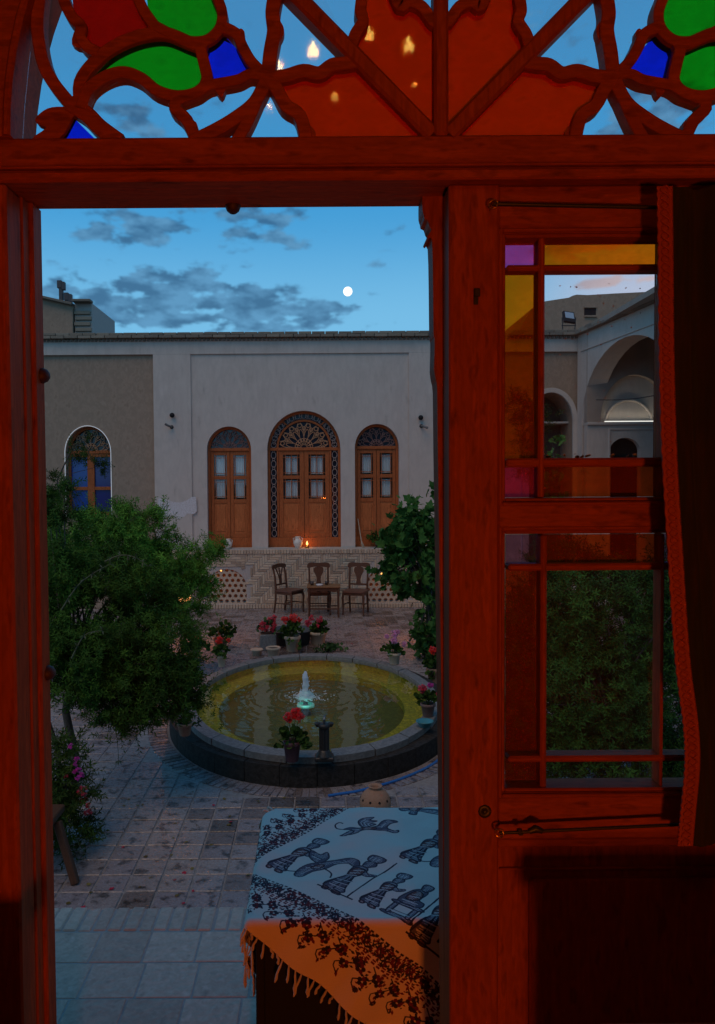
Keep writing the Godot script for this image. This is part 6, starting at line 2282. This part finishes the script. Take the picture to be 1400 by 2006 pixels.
func cloth_print() -> ImageTexture:
	var N := 1536
	var L := 1.4            # metres across the picture; (0, 0) is the inner corner of the border
	var im := Image.create(N, N, false, Image.FORMAT_RGB8)
	im.fill(Color(0.90, 0.86, 0.81))
	var r := RandomNumberGenerator.new()
	r.seed = 8
	var k := N / L
	var o := Vector2(0.22, 0.22) * k
	var navy := Color(0.16, 0.14, 0.20)
	var red := Color(0.42, 0.09, 0.13)
	var pale := Color(0.82, 0.79, 0.78)
	# the two border bands that cross at the corner: v < 0 along u, and u < 0 along v
	for sd in 2:
		var P := func(u: float, v: float) -> Vector2: return o + (Vector2(u, v) if sd == 0 else Vector2(v, u)) * k
		for v in [-0.003, -0.051, -0.057]:
			var u := -0.055
			while u < 1.1:
				fill(im, PackedVector2Array([P.call(u, v - 0.0022), P.call(u + 0.009, v - 0.0022), P.call(u + 0.009, v + 0.0022), P.call(u, v + 0.0022)]), navy if v > -0.05 else red)
				u += 0.0145
		# the floral band: scrolling stems, blossoms and leaves
		var u := -0.05
		while u < 1.12:
			var c: Vector2 = P.call(u + 0.022, -0.027)
			var q := PackedVector2Array()
			for i in 12:
				var a := TAU * i / 12
				q.append(c + Vector2(cos(a), sin(a)) * (0.0145 if i % 2 else 0.0095) * k)
			fill(im, q, navy if r.randf() < 0.4 else red)
			q = PackedVector2Array()
			for i in 8: q.append(c + Vector2(cos(TAU * i / 8), sin(TAU * i / 8)) * 0.005 * k)
			fill(im, q, pale)
			for j in 60:
				var w: Vector2 = P.call(u + r.randf_range(-0.006, 0.05), -0.027 + r.randf_range(-0.021, 0.021))
				var d := Vector2.from_angle(r.randf() * TAU)
				var l := r.randf_range(0.003, 0.008) * k
				fill(im, PackedVector2Array([w - d * l, w + d.orthogonal() * l * 0.42, w + d * l, w - d.orthogonal() * l * 0.42]), navy if r.randf() < 0.55 else red)
			var vine := PackedVector2Array()
			for i in 9: vine.append(P.call(u + 0.0055 * i, -0.027 + 0.014 * sin(i * PI / 4.0)))
			stroke(im, vine, 3.4, navy)
			u += 0.044
		# outer sprays of flowers on the plain edge
		u = -0.16
		while u < 1.12:
			var base: Vector2 = P.call(u, -0.062)
			for j in 34:
				var h := pow(r.randf(), 1.3)
				var w: Vector2 = P.call(u + r.randf_range(-0.036, 0.036) * (1.05 - h), -0.062 - h * 0.075)
				var d := Vector2.from_angle(r.randf() * TAU)
				var l := r.randf_range(0.003, 0.0072) * k
				fill(im, PackedVector2Array([w - d * l, w + d.orthogonal() * l * 0.5, w + d * l, w - d.orthogonal() * l * 0.5]), navy if r.randf() < 0.5 else red)
			var st2 := PackedVector2Array()
			for i in 8: st2.append(base + ((P.call(u + 0.02 * sin(i * 0.9), -0.062 - 0.0105 * i) as Vector2) - base))
			stroke(im, st2, 3.0, navy)
			for e in [[0.0, -0.105], [-0.02, -0.085], [0.022, -0.08]]:
				var c: Vector2 = P.call(u + e[0], e[1])
				for i in 5: 
					var pp := c + Vector2.from_angle(TAU * i / 5.0 + u * 9.0) * 0.007 * k
					var q := PackedVector2Array()
					for m in 7: q.append(pp + Vector2.from_angle(TAU * m / 7.0) * 0.0052 * k)
					fill(im, q, red if i % 2 else navy)
			u += 0.052
	# woven-look figures: robed men, winged beasts, a bowman, a spread-winged bird
	var man := [["fill", "-11,1 17,1 14,10 9,24 7,36 12,46 11,58 6,63 -1,63 -7,56 -6,44 -3,34 -7,22"], ["rust", "-9,0 -2,0 -2,-5 -8,-5"], ["rust", "5,0 14,0 17,-5 6,-5"], ["fill", "0,63 7,63 10,67 13,72 10,78 2,79 -3,74"], ["fill", "-4,79 11,79 14,93 -6,93"], ["fill", "6,58 16,52 25,56 26,52 17,45 8,48"], ["rust", "-4,38 7,38 10,54 -4,56"], ["line", "-11,1 -3,34"], ["line", "3,2 3,34"], ["line", "7,36 14,10"], ["pale", "-6,8 14,10"], ["pale", "-6,15 13,18"], ["pale", "-6,22 12,26"], ["pale", "-4,36 8,42"], ["pale", "-3,43 8,49"], ["pale", "-2,50 8,56"], ["pale", "-3,83 -3,91"], ["pale", "2,83 2,91"], ["pale", "7,83 7,91"]]
	var spear := man + [["line", "26,-2 27,96"], ["line", "-16,-3 34,-3"]]
	var beast := [["fill", "-42,18 -30,25 -14,22 4,24 18,30 26,42 36,49 50,45 54,39 44,36 37,30 33,20 44,10 50,12 50,6 42,3 28,12 16,13 0,15 -12,12 -22,2 -34,-4 -36,0 -26,8 -30,14"], ["fill", "-8,24 -14,44 -4,58 16,60 8,50 20,46 8,40 16,34"], ["line", "-40,18 -52,24 -54,36 -46,44 -40,40"], ["fill", "-30,12 -44,0 -50,-4 -40,-6 -26,6"], ["rust", "-14,16 10,16 14,24 -10,24"], ["pale", "-6,30 -8,44 2,54"], ["pale", "0,30 -2,42 6,50"], ["pale", "6,30 4,38 12,44"], ["pale", "-26,16 -10,20"], ["pale", "24,24 34,38"], ["pale", "36,42 46,42"]]
	var rear := [["fill", "0,0 10,2 12,20 22,34 26,52 36,62 46,60 50,66 42,76 30,74 18,60 6,44 -4,30 -6,14"], ["fill", "6,40 -14,46 -24,62 -8,60 -4,70 8,58"], ["line", "-4,10 -16,4 -26,12 -22,22"], ["line", "18,34 34,30 40,20"], ["pale", "0,24 12,40"], ["pale", "-14,52 2,50"], ["pale", "4,10 8,26"], ["pale", "22,52 32,66"], ["rust", "4,26 14,30 16,40 8,38"], ["pale", "8,30 14,34"]]
	var bird := [["fill", "0,20 10,24 26,36 62,44 90,38 58,28 30,16 14,8 22,-6 10,-12 0,-2 -10,-12 -22,-6 -14,8 -30,16 -58,28 -90,38 -62,44 -26,36 -10,24"], ["fill", "-6,22 6,22 7,36 0,42 -7,36"], ["pale", "14,20 40,32 76,38"], ["pale", "14,14 40,26 66,32"], ["pale", "-14,20 -40,32 -76,38"], ["pale", "-14,14 -40,26 -66,32"], ["rust", "-8,4 8,4 10,18 -10,18"], ["pale", "-4,-6 0,2 4,-6"]]
	var bow := man + [["line", "24,10 36,24 40,46 36,68 24,82"], ["line", "24,10 24,82"], ["line", "-14,-3 44,-3"]]
	var throne := [["fill", "-20,0 20,0 20,6 -20,6"], ["fill", "-18,6 -12,6 -12,30 -18,30"], ["fill", "12,6 18,6 18,30 12,30"], ["fill", "-20,28 20,28 20,34 -20,34"], ["fill", "-18,34 14,34 16,46 6,50 8,70 -6,72 -14,60"], ["fill", "-4,72 6,72 8,86 -6,86"], ["rust", "-12,44 4,46 4,64 -8,66"], ["pale", "-14,40 10,42"], ["pale", "-10,52 4,56"], ["pale", "-16,12 16,12"], ["line", "22,0 24,74"]]
	var u_ := k * 0.0019
	# each figure stands with its feet toward the first band
	var put := func(u: float, v: float, s: float, turn: float, shp: Array) -> void:
		figure(im, o + Vector2(u, v) * k, s * u_, turn, shp, navy, pale)
	put.call(0.057, 0.055, 1.12, 0.0, man)
	put.call(0.128, 0.055, 1.1, 0.0, rear)
	put.call(0.24, 0.06, 1.15, 0.0, spear)
	put.call(0.345, 0.066, 0.95, 0.0, man)
	put.call(0.43, 0.06, 0.95, 0.0, throne)
	put.call(0.50, 0.05, 1.0, 0.0, bow)
	put.call(0.60, 0.05, 1.1, 0.0, man)
	put.call(0.147, 0.36, 0.9, 0.75, beast)
	put.call(0.305, 0.31, 1.12, 0.0, man)
	put.call(0.376, 0.31, 1.1, 0.0, rear)
	put.call(0.155, 0.56, 0.85, -0.2, bird)
	put.call(0.50, 0.31, 1.15, 0.0, spear)
	put.call(0.62, 0.33, 1.0, 0.0, beast)
	# a faint tea stain and the weave
	for y in N:
		for x in range(0, N, 1):
			if (x * 7 + y * 13) % 5 == 0:
				var c := im.get_pixel(x, y)
				im.set_pixel(x, y, c.darkened(r.randf() * 0.10))
	return ImageTexture.create_from_image(im)

var creases := FastNoiseLite.new()
const TOP := 1.63
const EDGE := Vector2(-0.165, -1.725)   # left edge x, near edge z of the table top
func drape(p: Vector2) -> Vector3:       # p = cloth laid out flat (x, z); folds down past the edges
	var lx := maxf(0.0, EDGE.x - p.x)
	var lz := maxf(0.0, p.y - EDGE.y)
	var far := maxf(0.0, -2.315 - p.y)
	if lx == 0.0 and lz == 0.0 and far == 0.0: return Vector3(p.x, TOP + 0.005 + creases.get_noise_2d(p.x, p.y) * 0.009, p.y)
	var down := Vector3(lx, lz, far).length()
	var r := 0.014
	var a := minf(down / r, PI / 2)
	var out := r * sin(a)
	var y := r * (1.0 - cos(a)) + maxf(0.0, down - r * PI / 2)
	var d := Vector3(lx, lz, far) / down
	out += 0.012 * sin(p.x * 31.0 + p.y * 17.0) * smoothstep(0.02, 0.15, down) + 0.10 * minf(lx, lz)
	return Vector3(maxf(p.x, EDGE.x) - d.x * out, TOP + 0.004 - y, clampf(p.y, -2.315, EDGE.y) + d.y * out - d.z * out)

func make_table() -> void:
	var t := thing("side_table", "black panelled side table on the terrace under the printed cloth", "table", Vector3(0.17, 1.012, -2.02))
	var st := begin()
	box(st, Vector3(0, TOP - 1.012 - 0.02, 0), Vector3(0.67, 0.035, 0.59), 0.004)
	obj("tabletop", st, M.table_wood, t)
	st = begin()
	box(st, Vector3(0, 0.29, 0.27), Vector3(0.61, 0.56, 0.02), 0.002)
	obj("front_panel", st, M.black, t)
	st = begin()
	box(st, Vector3(0, 0.29, -0.27), Vector3(0.61, 0.56, 0.02), 0.002)
	obj("back_panel", st, M.black, t)
	for s in [-1, 1]:
		st = begin()
		box(st, Vector3(s * 0.315, 0.29, 0), Vector3(0.02, 0.56, 0.56), 0.002)
		obj("side_panel", st, M.black, t)
	creases.seed = 6
	creases.frequency = 5.0
	creases.fractal_octaves = 3
	creases.noise_type = FastNoiseLite.TYPE_PERLIN
	var c := thing("tablecloth", "white printed cloth with figures and flowered border draped over the table", "tablecloth")
	var o := Vector2(-0.205, -1.955)
	var e1 := Vector2(0.776, 0.630)       # along the first border, as (x, z)
	var e2 := Vector2(0.630, -0.776)
	var n := 110
	var u0 := -0.18
	var u1 := 0.95
	var rows := []
	for i in n + 1:
		var row := []
		for j in n + 1:
			var u := lerpf(u0, u1, float(i) / n)
			var v := lerpf(u0, 0.78, float(j) / n)
			row.append([drape(o + e1 * u + e2 * v), Vector2((u + 0.22) / 1.4, (v + 0.22) / 1.4)])
		rows.append(row)
	st = begin()
	st.set_smooth_group(1)
	for i in n:
		for j in n:
			var q := [rows[i][j], rows[i + 1][j], rows[i + 1][j + 1], rows[i][j + 1]]
			var mid: Vector3 = (q[0][0] + q[2][0]) * 0.5
			if mid.x > 0.50 or mid.y < 1.15: continue
			var nn: Vector3 = (q[1][0] - q[0][0]).cross(q[3][0] - q[0][0])
			var flipw := nn.dot(Vector3(-0.3, 1, 0.6)) > 0.0
			for k in [0, 2, 1, 0, 3, 2] if flipw else [0, 1, 2, 0, 2, 3]:
				st.set_uv(q[k][1])
				st.add_vertex(q[k][0])
	var m := StandardMaterial3D.new()
	m.albedo_texture = cloth_print()
	m.roughness = 0.95
	m.cull_mode = BaseMaterial3D.CULL_DISABLED
	obj("cloth", st, m, c)
	# knotted tassels along the hems
	var tm := flat(0.62, 0.56, 0.47, 0.95)
	for sd in 2:
		var s := -0.17
		while s < 0.6:
			var fl := o + (e1 * s + e2 * (u0 + 0.002) if sd == 0 else e1 * (u0 + 0.002) + e2 * s)
			var p := drape(fl)
			var p2 := drape(fl - (e2 if sd == 0 else e1) * 0.02)
			s += 0.0185
			if p.x > 0.48 or p.y < 1.2: continue
			var along := (p2 - p).normalized()
			var hang := (along * 0.45 + Vector3(0, -1, 0)).normalized() if p.y < TOP - 0.02 else (along + Vector3(0, -0.25, 0)).normalized()
			var sw := rdir() * 0.010
			st = begin()
			var l := rng.randf_range(0.024, 0.050)
			tube(st, [p, p + hang * l * 0.3 + sw * 0.4, p + hang * l * 0.55 + sw, p + hang * l * 0.85 + sw, p + hang * l + sw * 1.2], [0.0016, 0.0030, 0.0028, 0.0038, 0.0014], 7)
			obj("tassel", st, tm, c)

func _ready() -> void:
	rng.seed = 2024
	make_air()
	make_materials()
	M.twig = surf([[0.06, 0.07, 0.035], [0.11, 0.12, 0.06]], Vector3(14, 3, 14), 0.8, 0.03, 4)
	M.stud = flat(0.035, 0.014, 0.01, 0.6)
	M.table_wood = wood([0.05, 0.02, 0.018], 0, 18, 0.5)
	make_pots()
	make_room()
	make_ground()
	make_terrace()
	make_house()
	make_wing()
	make_roofs()
	make_door_frame()
	make_door_leaf()
	make_curtain()
	make_room_things()
	make_pool()
	make_trees()
	make_flowers()
	make_furniture()
	make_pool_things()
	make_table()
